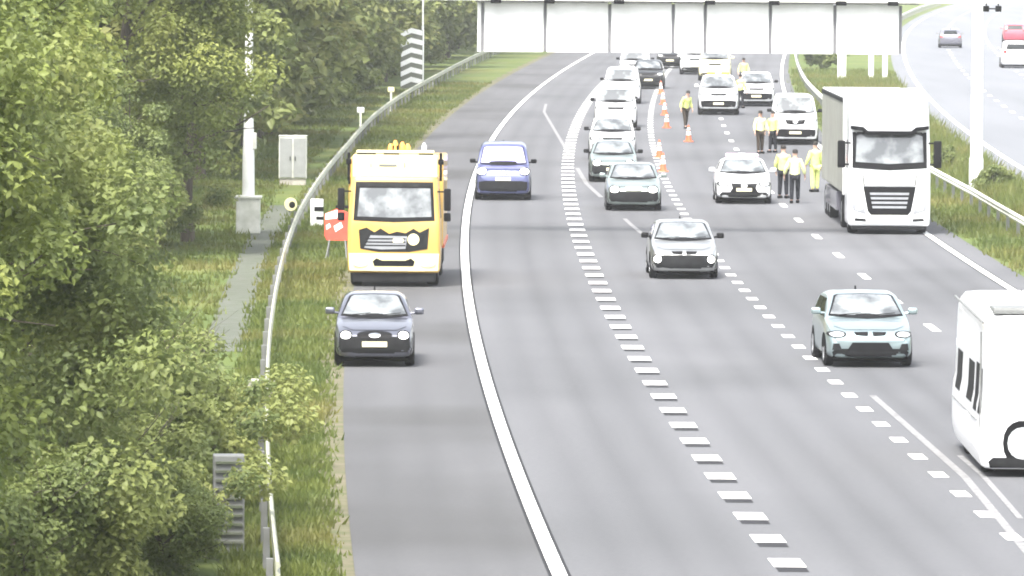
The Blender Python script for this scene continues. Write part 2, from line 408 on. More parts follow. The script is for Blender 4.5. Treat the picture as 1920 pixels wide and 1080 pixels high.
def tree_meshes(seed, height, radius, low, nclump, count, leaf, mat, clump_r=(.5, 1.1)):
    g = np.random.default_rng(seed)
    mb = MB(); tips = []
    p = Vector((0, 0, -.1)); r = .05+height*.016
    for i in range(6):
        q = Vector((g.normal(0, .10), g.normal(0, .10), height*.72*(i+1)/6)); r1 = r*.84
        mb.tube(p, q, r, r1, 9, cap=False); p, r = q, r1
        if i >= 1:
            for _ in range(2):
                a = g.uniform(0, 2*math.pi)
                branch(mb, p, (math.cos(a), math.sin(a), g.uniform(.1, .8)), radius*.62, r*.5, 1, g, tips)
    trunk = mb.mesh('trunk', M['bark'])
    zc = (low+height)/2; hz = (height-low)/2
    cs, rs = [], []
    for k in range(nclump):
        d = g.normal(size=3); d /= np.linalg.norm(d); rr = g.uniform(.35, 1.0)**.6
        lump = 1 + .22*math.sin(3.1*math.atan2(d[1], d[0])+seed) + .15*math.sin(5*d[2]*2+seed*2)
        cs.append((d[0]*rr*radius*lump, d[1]*rr*radius*lump, zc + d[2]*rr*hz)); rs.append(g.uniform(*clump_r))
    for t in tips:
        if height > 3 and g.random() < .5: cs.append(t); rs.append(g.uniform(*clump_r)*.8)
    crown = leaves_mesh('crown', cs, rs, count, leaf, mat, seed)
    return trunk, crown
NEAR = [tree_meshes(11, 10.5, 3.1, .8, 150, 64000, .125, M['leaf_a'], (.40, .95)),
        tree_meshes(23, 8.5, 3.0, .3, 140, 56000, .12, M['leaf_b'], (.40, .95)),
        tree_meshes(37, 11.5, 3.4, 1.0, 160, 64000, .13, M['leaf_a'], (.45, 1.0))]
LOWT = tree_meshes(41, 4.6, 2.6, .2, 90, 32000, .12, M['leaf_b'], (.35, .75))
FAR = [tree_meshes(53, 12.5, 3.4, .5, 80, 9500, .42, M['leaf_b'], (.7, 1.35)),
       tree_meshes(67, 14.0, 3.8, .8, 85, 9500, .45, M['leaf_c'], (.7, 1.4)),
       tree_meshes(71, 10.5, 3.2, .2, 75, 9000, .42, M['leaf_c'], (.7, 1.3))]
SHRUB = tree_meshes(83, 2.4, 1.5, .05, 45, 5200, .22, M['leaf_b'], (.35, .6))
def tree(name, meshes, x, D, rz, s, label, group, cat='tree'):
    t = empty(name, (x, D, -.03), rz, label, cat, group); t.scale = (s, s, s)
    inst('trunk', meshes[0], t); inst('crown', meshes[1], t)
    return t
tr = random.Random(4)
near = [(-8.3, 84, 0, 'light green tree at the lower left corner, nearest the camera'),
        (-9.2, 101, 2, 'tall light green tree filling the left edge beside the mast side of the slope'),
        (-7.6, 94, 1, 'mid green tree with low branches hanging over the barrier at the bottom'),
        (-10.4, 118, 0, 'broad pale green tree behind the overhanging branches on the left'),
        (-11.8, 134, 2, 'tall pale green tree left of the grassy clearing'),
        (-12.6, 152, 0, 'pale green tree behind the tall tree left of the clearing'),
        (-12.2, 172, 1, 'darker green tree at the back of the grassy clearing'),
        (-10.9, 195, 2, 'tall leafy tree just left of the white gantry leg')]
for x, D, k, lab in near:
    tree('broadleaf_tree', NEAR[k], x, D, tr.uniform(0, 6.28), tr.uniform(.95, 1.1), lab, 'leafy trees on the left of the motorway')
HIGH = tree_meshes(97, 11.0, 2.8, 3.5, 64, 9000, .24, M['leaf_b'], (.4, .9))
tree('broadleaf_tree', HIGH, -9.5, 203, .4, 1.0, 'thin crowned tree whose upper leaves hang in front of the white gantry leg', 'leafy trees on the left of the motorway')
LOW2 = tree_meshes(43, 2.5, 2.55, .1, 66, 22000, .115, M['leaf_b'], (.3, .62))
for x, D, m_, s, lab in [(-5.75, 99.4, LOW2, .80, 'low leafy tree leaning over the barrier at the bottom of the slope'),
                     (-6.1, 108, LOW2, .98, 'low leafy tree whose twigs hide the louvred cabinet'),
                     (-6.25, 117, LOW2, .92, 'low spreading tree whose twigs reach the verge beside the dark blue saloon'),
                     (-6.6, 92, LOW2, .85, 'low leafy tree at the bottom edge left of the louvred cabinet'),
                     (-4.95, 97.2, LOW2, .52, 'smallest low leafy tree, right in front of the louvred cabinet'),
                     (-7.8, 108, LOWT, .85, 'taller bushy tree behind the low leaning trees'),
                     (-8.8, 125, LOWT, .85, 'low bushy tree at the near end of the grassy clearing'),
                     (-10.9, 200, LOW2, .95, 'low bushy tree on the slope just left of the gantry leg plinth'),
                     (-11.3, 190, LOWT, .9, 'bushy tree on the slope two steps left of the gantry leg plinth'),
                     (-11.2, 178, LOWT, .85, 'bushy tree along the left side of the grassy clearing'),
                     (-10.9, 160, LOWT, .8, 'bushy tree midway along the left side of the grassy clearing')]:
    tree('low_tree', m_, x, D, tr.uniform(0, 6.28), s, lab, 'low trees along the barrier')
places = ['behind the white gantry leg', 'behind the white cabinet', 'between the cabinet and the chevron sign', 'behind the chevron sign',
          'beyond the chevron sign', 'left of the gantry panels', 'at the far bend of the barrier']
n = 0
D = 206.0
while D < 760:
    for row in range(3):
        off = rail_l(D) - (5.4 + row*5.5) + tr.uniform(-1, 1)
        if D < 250 and row == 0: off -= 2.2
        if D > 400 and row == 0: off += 1.6
        x, k = base(D)+off, tr.randrange(3)
        if x/D*F_PX < -1150: continue
        pi = min(6, int((D-206)/70))
        tree('woodland_tree', FAR[k], x, D+tr.uniform(-2, 2), tr.uniform(0, 6.28), tr.uniform(.85, 1.15),
             '%s green woodland tree in the %s row %s' % (('mid', 'dull', 'low dull')[k], ('front', 'second', 'back')[row], places[pi]),
             'woodland trees beside the motorway')
        n += 1
    D += 6.5 + D*.012
for i in range(34):
    D = 232+i*10.5+tr.uniform(-3, 3); x = base(D)+rail_l(D)-tr.uniform(3.6, 5.6)-(2.0 if D < 300 else 0)
    tree('bush', SHRUB, x, D, tr.uniform(0, 6.28), tr.uniform(.8, 1.35), 'low green bush at the foot of the woodland behind the left barrier', 'bushes at the foot of the woodland', 'bush')
for i, (px, py, s, lab) in enumerate([(1862, 366, .42, 'small green bush in the median right of the white lamp column'), (1772, 322, .4, 'small green bush in the median left of the white lamp column'), (1540, 128, 1.0, 'far olive bush in the median beyond the white lorry')]):
    g = ground_at(px, py)
    tree('bush', SHRUB, g.x, g.y, i*1.7, s, lab, 'bushes in the median', 'bush')

# ------------------------------------------------------------------ safety barriers
BEAM = [(-.02, .46), (.02, .47), (.045, .53), (.0, .57), (.0, .60), (.045, .64), (.02, .70), (-.02, .71)]
def barrier(name, f, D0, D1, side, label, cat, postgap, zs=1.0, mat=None):
    o = empty(name, (f(D0), D0, 0), 0, label, cat, 'steel safety barriers')
    x0 = f(D0); mb = MB(); rings = []
    for D in np.arange(D0, D1+.1, 4.0):
        rings.append([(f(D)-x0+side*a, D-D0, b*zs) for a, b in BEAM])
    mb.loft(rings).obj('rail', mat or M['steel'], o, True)
    pm = MB().box(-.05, .05, -.04, .04, -.1, .66*zs, .008).mesh('post', M['steel_grey'])
    D = D0+1
    while D < D1:
        inst('post', pm, o, (f(D)-x0-side*.09, D-D0, 0)); D += postgap
    return o
barrier('safety_barrier', lambda D: base(D)+rail_l(D), 92, 560, 1, 'pale steel safety barrier along the left grass verge', 'barrier', 4.8)
barrier('safety_barrier', lambda D: base(D)+rail_r(D), 178, 600, -1, 'pale steel safety barrier in the median beside the white lorry', 'barrier', 4.4, 1.0, M['white_dull'])
barrier('safety_barrier', lambda D: base(D)+opp_off(D)-.9, 520, 900, 1, 'distant safety barrier beside the opposite carriageway at the top right', 'barrier', 5.0, 1.0, M['white_dull'])

# ------------------------------------------------------------------ overhead gantry
GD = 209.0
def gz(px, py): p = plane_at(px, py, GD); return p.x, p.z
gl = ground_at(461, 440)
gan = empty('overhead_gantry', (gl.x, GD, 0), 0, 'white overhead sign gantry above the traffic, its white leg on a plinth', 'gantry')
gx0 = gl.x
_, zt = gz(1300, 8); _, zb0 = gz(900, 96); _, zb1 = gz(1690, 103)
zb = (zb0+zb1)/2
MB().lathe([(.19, 1.0), (.18, 2.2), (.15, 3.2), (.12, 5.0), (.11, zt+1.0)], 16).obj('leg', M['white'], gan, True)
MB().box(-.36, .36, -.3, .3, -.1, 1.02, .03).box(-.41, .41, -.35, .35, 1.02, 1.10, .02).obj('plinth', M['white_dull'], gan)
MB().box(.10, .24, -.12, .12, 2.5, 3.0, .03).obj('junction_box', M['white_dull'], gan)
gxr = 17.6-gx0
MB().box(gxr-.2, gxr+.2, -.2, .2, -.1, zt+1.0, .03).obj('leg', M['white'], gan)
mb = MB()
for z in (zt+.15, zt+1.06):
    for y in (-.5, .5): mb.box(-.2, gxr+.3, y-.07, y+.07, z-.07, z+.07, .01)
for i in range(26):
    xa = gxr*i/26; xb = gxr*(i+1)/26
    for y in (-.5, .5):
        a, b = ((xa, y, zt+.18), (xb, y, zt+1.03)) if i % 2 else ((xa, y, zt+1.03), (xb, y, zt+.18))
        mb.tube(a, b, .035, n=6)
    mb.tube((xa, -.5, zt+.16), (xa, .5, zt+.16), .03, n=6)
mb.obj('truss', M['white_dull'], gan)
MB().box(gz(893, 5)[0]-gx0, gz(1722, 5)[0]-gx0, -.34, -.16, zt+.035, zt+.34, .01).obj('walkway', M['mullion'], gan)
edges = [892, 905, 1022, 1143, 1262, 1322, 1444, 1565, 1688]
for a, b in zip(edges, edges[1:]):
    xa, xb = gz(a, 50)[0]-gx0, gz(b, 50)[0]-gx0
    MB().box(xa+.05, xb-.05, -.14, .14, zb, zt+.10, .012).obj('sign_panel', M['white'], gan)
    MB().box(xb-.045, xb+.045, -.09, .11, zb+.02, zt, .0).obj('mullion', M['mullion'], gan)
for px, py in [(930, 0), (1030, 1), (1160, 2), (1330, 3), (1450, 4), (1575, 6), (1672, 7)]:
    x = gz(px, py)[0]-gx0
    MB().box(x-.16, x+.16, -.85, -.6, zt+.0, zt+.13, .03).box(x-.03, x+.03, -.6, -.1, zt+.09, zt+.13).obj('lamp', M['black'], gan)
x0_, z0_ = gz(1858, 16)
MB().box(x0_-gx0-.27, x0_-gx0-.10, -.72, -.45, z0_-.09, z0_+.09, .02).box(x0_-gx0+.10, x0_-gx0+.27, -.72, -.45, z0_-.09, z0_+.09, .02)\
    .box(x0_-gx0-.1, x0_-gx0+.1, -.6, -.55, z0_-.02, z0_+.02).tube((x0_-gx0-.18, -.58, z0_-.08), (x0_-gx0-.18, -.58, zt+.1), .02).tube((x0_-gx0+.18, -.58, z0_-.08), (x0_-gx0+.18, -.58, zt+.1), .02).obj('camera_pair', M['black'], gan)

# ------------------------------------------------------------------ roadside furniture
g = ground_at(1830, 362)
t = empty('lamp_column', (g.x, g.y, 0), 0, 'tall thick white lamp column standing in the median right of the lorry', 'lamp post')
MB().lathe([(.26, -.1), (.25, 1.2), (.22, 1.3), (.20, 6), (.15, 13)], 16).obj('column', M['white'], t, True)
MB().tube((0, 0, 12.6), (-2.2, 0, 13.3), .06).tube((0, 0, 12.6), (2.2, 0, 13.3), .06).obj('bracket', M['white_dull'], t, True)
for s in (-1, 1): MB().box(s*2.2-.45, s*2.2+.45, -.16, .16, 13.22, 13.4, .05).obj('lantern', M['steel_grey'], t)
for px, py, h, lab in [(1578, 152, 3.2, 'left and widest of the three white posts beyond the lorry'), (1633, 152, 3.0, 'middle white post beyond the lorry roof'), (1659, 150, 3.0, 'right white post beyond the lorry roof')]:
    g = ground_at(px, py); r = .26 if px == 1578 else .16
    t = empty('marker_post', (g.x, g.y, 0), 0, lab, 'post', 'white posts in the median beyond the lorry')
    MB().box(-r, r, -.12, .12, -.1, h, .03).obj('shaft', M['white'], t)
    MB().box(-r-.05, r+.05, -.16, .16, h, h+.08, .02).obj('cap', M['white_dull'], t)
g = ground_at(549, 345)
t = empty('control_cabinet', (g.x, g.y, 0), 0, 'white two-door control cabinet standing on the grass slope right of the gantry leg', 'cabinet')
MB().box(-.47, .47, -.2, .2, -.1, .20, .02).obj('plinth', M['concrete'], t)
MB().box(-.5, .5, -.24, .24, .20, 1.72, .02).obj('body', M['white_dull'], t)
for s in (-1, 1):
    d = MB().box(min(s*.025, s*.47), max(s*.025, s*.47), -.27, -.243, .25, 1.66, .008).obj('door', M['door'], t)
    MB().box(s*.09-.015, s*.09+.015, -.295, -.27, .85, 1.0, .004).obj('handle', M['black'], d)
MB().box(-.51, .51, -.26, .25, 1.72, 1.75, .01).obj('roof', M['white_dull'], t)
g = ground_at(772, 174)
t = empty('chevron_sign', (g.x, g.y, 0), R(8), 'tall dark board with six white chevron bars on the verge at the far bend', 'sign')
ch = 3.55
MB().tube((.62, .1, -.1), (.62, .1, ch+.2), .07).obj('post', M['white'], t, True)
MB().tube((.62, .1, ch+.2), (.62, .1, 8.3), .05).obj('mast', M['white'], t, True)
MB().box(-.62, .60, -.03, .03, .25, ch, .01).obj('board', M['board'], t)
mb = MB()
for k in range(6):
    z = .35 + k*.55
    mb.prism([(-.64, z), (-.05, z+.27), (.58, z+.13), (.58, z+.40), (-.05, z+.56), (-.64, z+.28)], -.055, -.032)
mb.obj('chevrons', M['white'], t)
for px, py, lab in [(733, 208, 'yellow topped marker post behind the barrier below the chevron sign'), (676, 240, 'short white marker post behind the barrier, nearer than the yellow topped one')]:
    g = ground_at(px, py); big = px == 733
    t = empty('marker_post', (g.x, g.y, 0), 0, lab, 'post', 'small marker posts behind the left barrier')
    h = .95 if big else .7
    MB().box(-.05, .05, -.04, .04, -.1, h, .01).obj('shaft', M['white_dull'], t)
    MB().box(-.17, .17, -.06, .06, h, h+.26, .05).obj('head', M['cream'] if big else M['white'], t)
g = ground_at(545, 404)
t = empty('distance_sign', (g.x, g.y, 0), R(24), 'small round yellow ringed sign on a short post in the grass left of the barrier', 'sign')
MB().tube((0, .03, -.1), (0, .03, .5), .025).obj('post', M['steel_grey'], t)
MB().lathe([(.21, -.02), (.21, .02)], 24, 'y', (0, 0, .36)).obj('disc', M['cream'], t, True)
MB().lathe([(.11, -.026), (.11, -.021)], 20, 'y', (.04, 0, .34)).obj('centre', M['dark'], t, True)
g = ground_at(594, 424)
t = empty('delineator', (g.x, g.y, 0), 0, 'white delineator with black bands beside the barrier left of the yellow truck', 'marker')
MB().box(-.20, .20, -.06, .06, -.1, .84, .03).obj('body', M['white'], t)
MB().box(-.08, .21, -.072, -.058, .46, .60, .004).box(-.02, .205, -.072, -.058, .20, .30, .004).obj('band', M['black'], t)
# louvred box and concrete block half hidden by leaves
g = ground_at(428, 1030)
t = empty('louvred_cabinet', (g.x, g.y, 0), R(4), 'grey louvred cabinet half hidden by leaves at the bottom', 'cabinet')
MB().box(-.23, .23, -.2, .2, -.1, 1.40, .02).obj('body', M['steel_grey'], t)
mb = MB()
for k in range(10): mb.box(-.20, .20, -.24, -.19, .1+k*.13, .145+k*.13, .008)
mb.obj('louvres', M['gutter'], t)
g = ground_at(490, 752)
t = empty('concrete_block', (g.x, g.y, 0), R(12), 'pale weathered concrete block in the grass under the overhanging twigs', 'block')
MB().box(-.22, .22, -.3, .3, -.1, .42, .04).obj('body', M['concrete'], t)
MB().tube((0, 0, .42), (0, 0, .50), .05).obj('lifting_ring', M['steel_grey'], t)
# red and white board beside the yellow truck
g = ground_at(628, 496)
t = empty('warning_board', (g.x, g.y+2.5, 0), R(-10), 'red and white warning board standing beside the yellow truck', 'sign')
MB().prism([(-.36, .68), (-.30, .55), (.34, .55), (.36, 1.30), (.0, 1.44), (-.36, 1.28)], -.02, .02).obj('board', M['redsign'], t)
MB().prism([(-.34, 1.12), (.0, 1.16), (.0, 1.40), (-.34, 1.28)], -.028, -.021).prism([(-.05, .78), (.16, .92), (.10, 1.06), (-.10, .94)], -.028, -.021).prism([(-.30, .84), (-.18, .92), (-.22, 1.02), (-.32, .96)], -.028, -.021).obj('stripes', M['white'], t)
MB().box(-.05, .36, -.03, .03, 1.44, 1.52, .01).obj('top_bar', M['black'], t)
for s in (-1, 1): MB().tube((s*.22, 0, .56), (s*.3, .18, 0), .02).tube((s*.22, 0, .56), (s*.3, -.18, 0), .02).obj('stand', M['steel_grey'], t)
# traffic cones
def cone_parts():
    b = MB().lathe([(.14, .04), (.115, .2), (.04, .70), (.03, .74)], 18).mesh('body', M['orange'], True)
    s = MB().lathe([(.112, .30), (.084, .46)], 18).lathe([(.076, .52), (.058, .62)], 18).mesh('band', M['white'], True)
    q = MB().box(-.21, .21, -.21, .21, 0, .05, .015).mesh('base', M['orange'])
    return b, s, q
cp = cone_parts()
for px, py, lab in [(1239, 176, 'orange cone farthest up the cone line, beside the black car'), (1243, 196, 'orange cone between the far black car and the officer beside the pickup'), (1246, 216, 'orange cone left of the officer beside the white response car'),
                    (1250, 240, 'orange cone standing in front of the far officer'), (1291, 266, 'orange cone standing alone in the empty middle lane'), (1236, 296, 'orange cone right of the second silver car'), (1243, 322, 'orange cone right of the round lamped car')]:
    g = ground_at(px, py)
    t = empty('traffic_cone', (g.x, g.y, 0), 0, lab, 'cone', 'traffic cones closing the lane')
    for nme, me in zip(('body', 'band', 'base'), cp): inst(nme, me, t)

# ------------------------------------------------------------------ vehicles
def crom(P, k):
    P = np.asarray(P, float); n = len(P); out = []
    for i in range(n-1):
        p0, p1, p2, p3 = P[max(i-1, 0)], P[i], P[i+1], P[min(i+2, n-1)]
        for j in range(k):
            t = j/k
            out.append(.5*((2*p1)+(-p0+p2)*t+(2*p0-5*p1+4*p2-p3)*t*t+(-p0+3*p1-3*p2+p3)*t**3)*.6 + .4*(p1+(p2-p1)*t))
    out.append(P[-1]); return np.array(out)
# stations along the body: y fraction, top z, shoulder z, sill z, width fraction
PROF = {
 'sedan': [(0, .56, .50, .32, .80), (.008, .64, .58, .23, .87), (.03, .71, .65, .20, .93), (.08, .79, .73, .19, .97), (.17, .88, .82, .19, 1), (.262, .95, .89, .19, 1),
           (.275, .985, .90, .19, 1), (.35, 1.19, .92, .19, 1), (.43, 1.38, .93, .19, 1), (.48, 1.425, .94, .19, 1), (.58, 1.43, .95, .19, 1), (.70, 1.38, .96, .19, .99), (.80, 1.18, .97, .2, .98),
           (.87, 1.03, .96, .22, .97), (.96, .99, .93, .26, .93), (.99, .90, .84, .30, .88), (1, .78, .72, .36, .82)],
 'hatch': [(0, .58, .52, .32, .80), (.008, .66, .60, .23, .87), (.03, .74, .68, .20, .93), (.08, .82, .76, .19, .97), (.17, .91, .85, .19, 1), (.252, .98, .92, .19, 1),
           (.265, 1.015, .93, .19, 1), (.34, 1.22, .95, .19, 1), (.42, 1.41, .96, .19, 1), (.48, 1.47, .97, .19, 1), (.60, 1.48, .98, .19, 1), (.78, 1.44, .99, .19, .99), (.88, 1.36, 1.0, .2, .98),
           (.95, 1.14, 1.0, .24, .95), (.985, .96, .9, .28, .91), (1, .82, .76, .36, .85)],
 'suv': [(0, .74, .66, .40, .82), (.008, .84, .76, .30, .89), (.03, .95, .88, .26, .94), (.08, 1.02, .95, .24, .98), (.16, 1.08, 1.01, .24, 1), (.235, 1.14, 1.06, .24, 1),
         (.25, 1.17, 1.07, .24, 1), (.31, 1.38, 1.09, .24, 1), (.37, 1.60, 1.10, .24, 1), (.43, 1.69, 1.11, .24, 1), (.55, 1.71, 1.12, .24, 1), (.80, 1.68, 1.13, .24, 1), (.92, 1.60, 1.13, .26, .98),
         (.965, 1.38, 1.12, .3, .96), (.99, 1.1, 1.0, .34, .92), (1, .9, .84, .42, .86)],
 'van': [(0, .80, .72, .36, .84), (.008, .92, .84, .26, .91), (.025, 1.03, .96, .23, .95), (.06, 1.10, 1.03, .22, .98), (.12, 1.17, 1.09, .22, 1), (.165, 1.22, 1.12, .22, 1),
         (.175, 1.25, 1.13, .22, 1), (.22, 1.50, 1.14, .22, 1), (.275, 1.80, 1.15, .22, 1), (.31, 1.91, 1.15, .22, 1), (.40, 1.95, 1.15, .22, 1), (.80, 1.95, 1.15, .22, 1), (.95, 1.93, 1.15, .24, .99),
         (.985, 1.80, 1.14, .27, .97), (1, 1.5, 1.1, .35, .95)],
 'home': [(0, 2.10, 1.0, .16, .975), (.004, 2.20, 1.1, .13, .992), (.018, 2.28, 1.12, .12, 1), (.05, 2.36, 1.15, .12, 1), (.10, 2.42, 1.18, .12, 1), (.15, 2.46, 1.2, .12, 1),
          (.30, 2.50, 1.2, .12, 1), (.80, 2.50, 1.2, .14, 1), (.96, 2.46, 1.2, .2, .99), (.99, 2.3, 1.2, .36, .97), (1, 2.0, 1.1, .5, .95)],
}
TUMBLE = {'sedan': .40, 'hatch': .36, 'suv': .28, 'van': .16, 'home': .02}
WS = {'sedan': (.275, .45), 'hatch': (.265, .45), 'suv': (.25, .40), 'van': (.175, .29), 'home': (.012, .08)}
def section(L_, W_, zs, kind, s):
    f, T, Sh, B, wf = s
    y = (f-.5)*L_; w = wf*W_/2; T, Sh, B = T*zs, Sh*zs, B*zs; h = max(T-Sh, .02); tb = TUMBLE[kind]*max(0, h-.07)
    re = min(.12, .25+h*.0) * (1 if h > .15 else 1.6)
    half = [(0, B), (.80*w, B), (.965*w, B+.06), (1.0*w, B+.28*(Sh-B)), (1.0*w, B+.62*(Sh-B)), (.985*w, B+.85*(Sh-B)), (.955*w, Sh),
            (.945*w-.5*tb, Sh+.5*h), (.935*w-.88*tb, Sh+.84*h), (.935*w-tb-re, T-.02*min(1, h)), ((.935*w-tb-re)*.5, T), (0, T+.006)]
    c = crom(half, 2)
    ring = [(p[0], y, p[1]) for p in c] + [(-p[0], y, p[1]) for p in c[-2:0:-1]]
    return ring
def top_at(kind, zs, f):
    P = PROF[kind]; return float(np.interp(f, [p[0] for p in P], [p[1]*zs for p in P]))
def bvh_of(me):
    return BVHTree.FromPolygons([tuple(v.co) for v in me.vertices], [tuple(p.vertices) for p in me.polygons])
def patch(name, poly, bvh, mat, parent, axis='f', off=.006, thick=.03, cuts=3, smooth=True, rng_=6.0):
    """polygon drawn on the front ('f': x,z), back ('b': x,z) or a side ('l','r': y,z) and wrapped onto the body"""
    bm = bmesh.new(); off += .006
    bm.faces.new([bm.verts.new((a, b, 0)) for a, b in poly])
    bmesh.ops.triangulate(bm, faces=bm.faces[:])
    bmesh.ops.subdivide_edges(bm, edges=bm.edges[:], cuts=cuts, use_grid_fill=True)
    bmesh.ops.triangulate(bm, faces=bm.faces[:])
    d = {'f': Vector((0, 1, 0)), 'b': Vector((0, -1, 0)), 'l': Vector((1, 0, 0)), 'r': Vector((-1, 0, 0))}[axis]
    last = None
    for v in bm.verts:
        a, b = v.co.x, v.co.y
        o = {'f': Vector((a, -rng_*2, b)), 'b': Vector((a, rng_*2, b)), 'l': Vector((-rng_, a, b)), 'r': Vector((rng_, a, b))}[axis]
        hit, nrm, i, dist = bvh.ray_cast(o, d)
        if hit is None:
            hit, nrm, i, dist = bvh.find_nearest(o + d*(rng_*1.6 if axis in 'fb' else rng_*.86))
            hit = hit if hit is not None else o
        nrm = nrm if nrm is not None and nrm.dot(d) < 0 else -d
        v.co = hit + (nrm*.6 - d*.4)*off
    r = bmesh.ops.extrude_face_region(bm, geom=bm.faces[:])
    for v in [e for e in r['geom'] if isinstance(e, bmesh.types.BMVert)]: v.co += d*thick
    bmesh.ops.recalc_face_normals(bm, faces=bm.faces[:])
    me = bpy.data.meshes.new(name); bm.to_mesh(me); bm.free(); me.materials.append(mat)
    if smooth:
        for p in me.polygons: p.use_smooth = True
        me.set_sharp_from_angle(angle=R(45))
    return link(bpy.data.objects.new(name, me), parent)
def ell(cx, cz, rx, rz, n=16, pw=1.0):
    out = []
    for i in range(n):
        t = 2*math.pi*i/n; c, s = math.cos(t), math.sin(t)
        out.append((cx+rx*math.copysign(abs(c)**pw, c), cz+rz*math.copysign(abs(s)**pw, s)))
    return out
def wheel_meshes(r, wd):
    tyre = MB().lathe([(r*.62, -wd/2+.01), (r*.9, -wd/2), (r*.985, -wd/2+.03), (r, -wd*.2), (r, wd*.2), (r*.985, wd/2-.03), (r*.9, wd/2), (r*.62, wd/2-.01)], 26, 'x').mesh('wheel', M['rubber'], True)
    mb = MB().lathe([(r*.64, -wd*.30), (r*.64, wd*.30)], 22, 'x')
    for s in (-1, 1):
        for k in range(5):
            rot = Matrix.Rotation(2*math.pi*k/5, 4, 'X')
            mb.box(s*wd*.44-.012, s*wd*.44+.012, -.035, .035, 0, r*.63, rot=rot)
        mb.lathe([(r*.66, s*wd*.42), (r*.66, s*wd*.47), (r*.58, s*wd*.48)], 22, 'x')
    rim = mb.mesh('rim', M['rim'], False)
    return tyre, rim
WHEELS = {'car': (.315, wheel_meshes(.315, .21)), 'suv': (.36, wheel_meshes(.36, .24)), 'truck': (.50, wheel_meshes(.50, .30))}
def add_wheel(t, kind, x, y, r=None):
    r, (ty, ri) = WHEELS[kind]
    o = inst('wheel', ty, t, (x, y, r)); inst('rim', ri, o); return o
def heading(D): return -math.atan(slope(D))
def car(name, label, cat, px, py, kind, paint, W_, L_, zs=1.0, group=None, rev=False, yaw=None, glass='glass', lamps='off', lower=None, grille='slot', roofbar=None, lampshape=None, mirrors='body', extra=None, plate=True, pos=None, pz=.225):
    g = ground_at(px, py) if pos is None else Vector(pos)
    rz = heading(g.y) if yaw is None else yaw
    fw = Vector((-math.sin(rz), math.cos(rz), 0))             # direction away from the camera
    c = g + fw*L_/2
    t = empty(name, (c.x, c.y, 0), rz + (math.pi if rev else 0), label, cat, group)
    P = crom(PROF[kind], 3)
    rings = [section(L_, W_, zs, kind, s) for s in P]
    me = MB().loft(rings).mesh('body', M[paint], True)
    link(bpy.data.objects.new('body', me), t)
    bv = bvh_of(me); pr = PROF[kind]; w2 = W_/2
    wk = 'suv' if kind in ('suv', 'van', 'home') else 'car'; r = WHEELS[wk][0]
    # underside and wheels
    MB().box(-w2*.86, w2*.86, -L_*.47, L_*.46, .12, .34*zs, .04).obj('underbody', M['under'], t)
    fy, ry = (-.5+(.185 if kind != 'home' else .17))*L_, (-.5+(.80 if kind not in ('home',) else .72))*L_
    for y in (fy, ry):
        for s in (-1, 1):
            if kind != 'home': patch('wheel_arch', [(y+(r+.075)*math.cos(a), max(.10, r+(r+.075)*math.sin(a))) for a in [math.pi*k/10-.0 for k in range(11)]], bv, M['under'], t, 'r' if s > 0 else 'l', .004, .05)
            add_wheel(t, wk, s*(w2-(.095 if kind != 'home' else .24)), y)
    # glass
    f0, f1 = WS[kind]; H = max(p[1] for p in pr)*zs
    z0 = top_at(kind, zs, f0)+.03; z1 = top_at(kind, zs, f1)-.035
    sh = float(np.interp(f0, [p[0] for p in pr], [p[2] for p in pr]))*zs
    tb = TUMBLE[kind]
    b0, b1 = .885*w2 - tb*max(0, z0-sh-.07) - .05, .90*w2 - tb*(z1-sh-.07) - .09
    if kind == 'home': z0, z1, b0, b1 = 1.30, 2.18, w2*.86, w2*.82
    ws = patch('windscreen', [(-b0, z0), (-b0*.5, z0-.02), (0, z0-.028), (b0*.5, z0-.02), (b0, z0), (b1, z1-.03), (b1-.06, z1), (0, z1+.018), (-b1+.06, z1), (-b1, z1-.03)], bv, M[glass], t, 'f', .016)
    if kind != 'home':
        e = .045
        patch('windscreen_seal', [(-b0-e, z0-.03), (-b0*.5, z0-.07), (0, z0-.085), (b0*.5, z0-.07), (b0+e, z0-.03), (b1+e*.8, z1-.01), (b1-.04, z1+.016), (0, z1+.034), (-b1+.04, z1+.016), (-b1-e*.8, z1-.01)], bv, M['black'], t, 'f', .006, .03)
        zh0 = pr[2][1]*zs+.035; zh1 = z0-.11
        if zh1 > zh0+.06: patch('bonnet', [(-.56*w2, zh0), (.56*w2, zh0), (.80*w2, zh0+.4*(zh1-zh0)), (.80*w2, zh1-.02), (0, zh1), (-.80*w2, zh1-.02), (-.80*w2, zh0+.4*(zh1-zh0))], bv, M[paint], t, 'f', .009, .03, 4)
        mb = MB()
        for s in (-1, .28): mb.tube((s*b0*.75, (f0-.5)*L_-.01, z0-.012), (s*b0*.75+b0*.62, (f0-.5)*L_+.06, z0+.028), .012, n=6)
        mb.obj('wiper', M['black'], t)
    ya, yb = (f0-.5)*L_, (f1-.5)*L_
    zt = z1-.07*zs; zl = sh+.06
    ends = {'sedan': (.66, .76), 'hatch': (.82, .86), 'suv': (.88, .92), 'van': (.60, .60), 'home': (0, 0)}[kind]
    ye1, ye0 = (ends[0]-.5)*L_, (ends[1]-.5)*L_
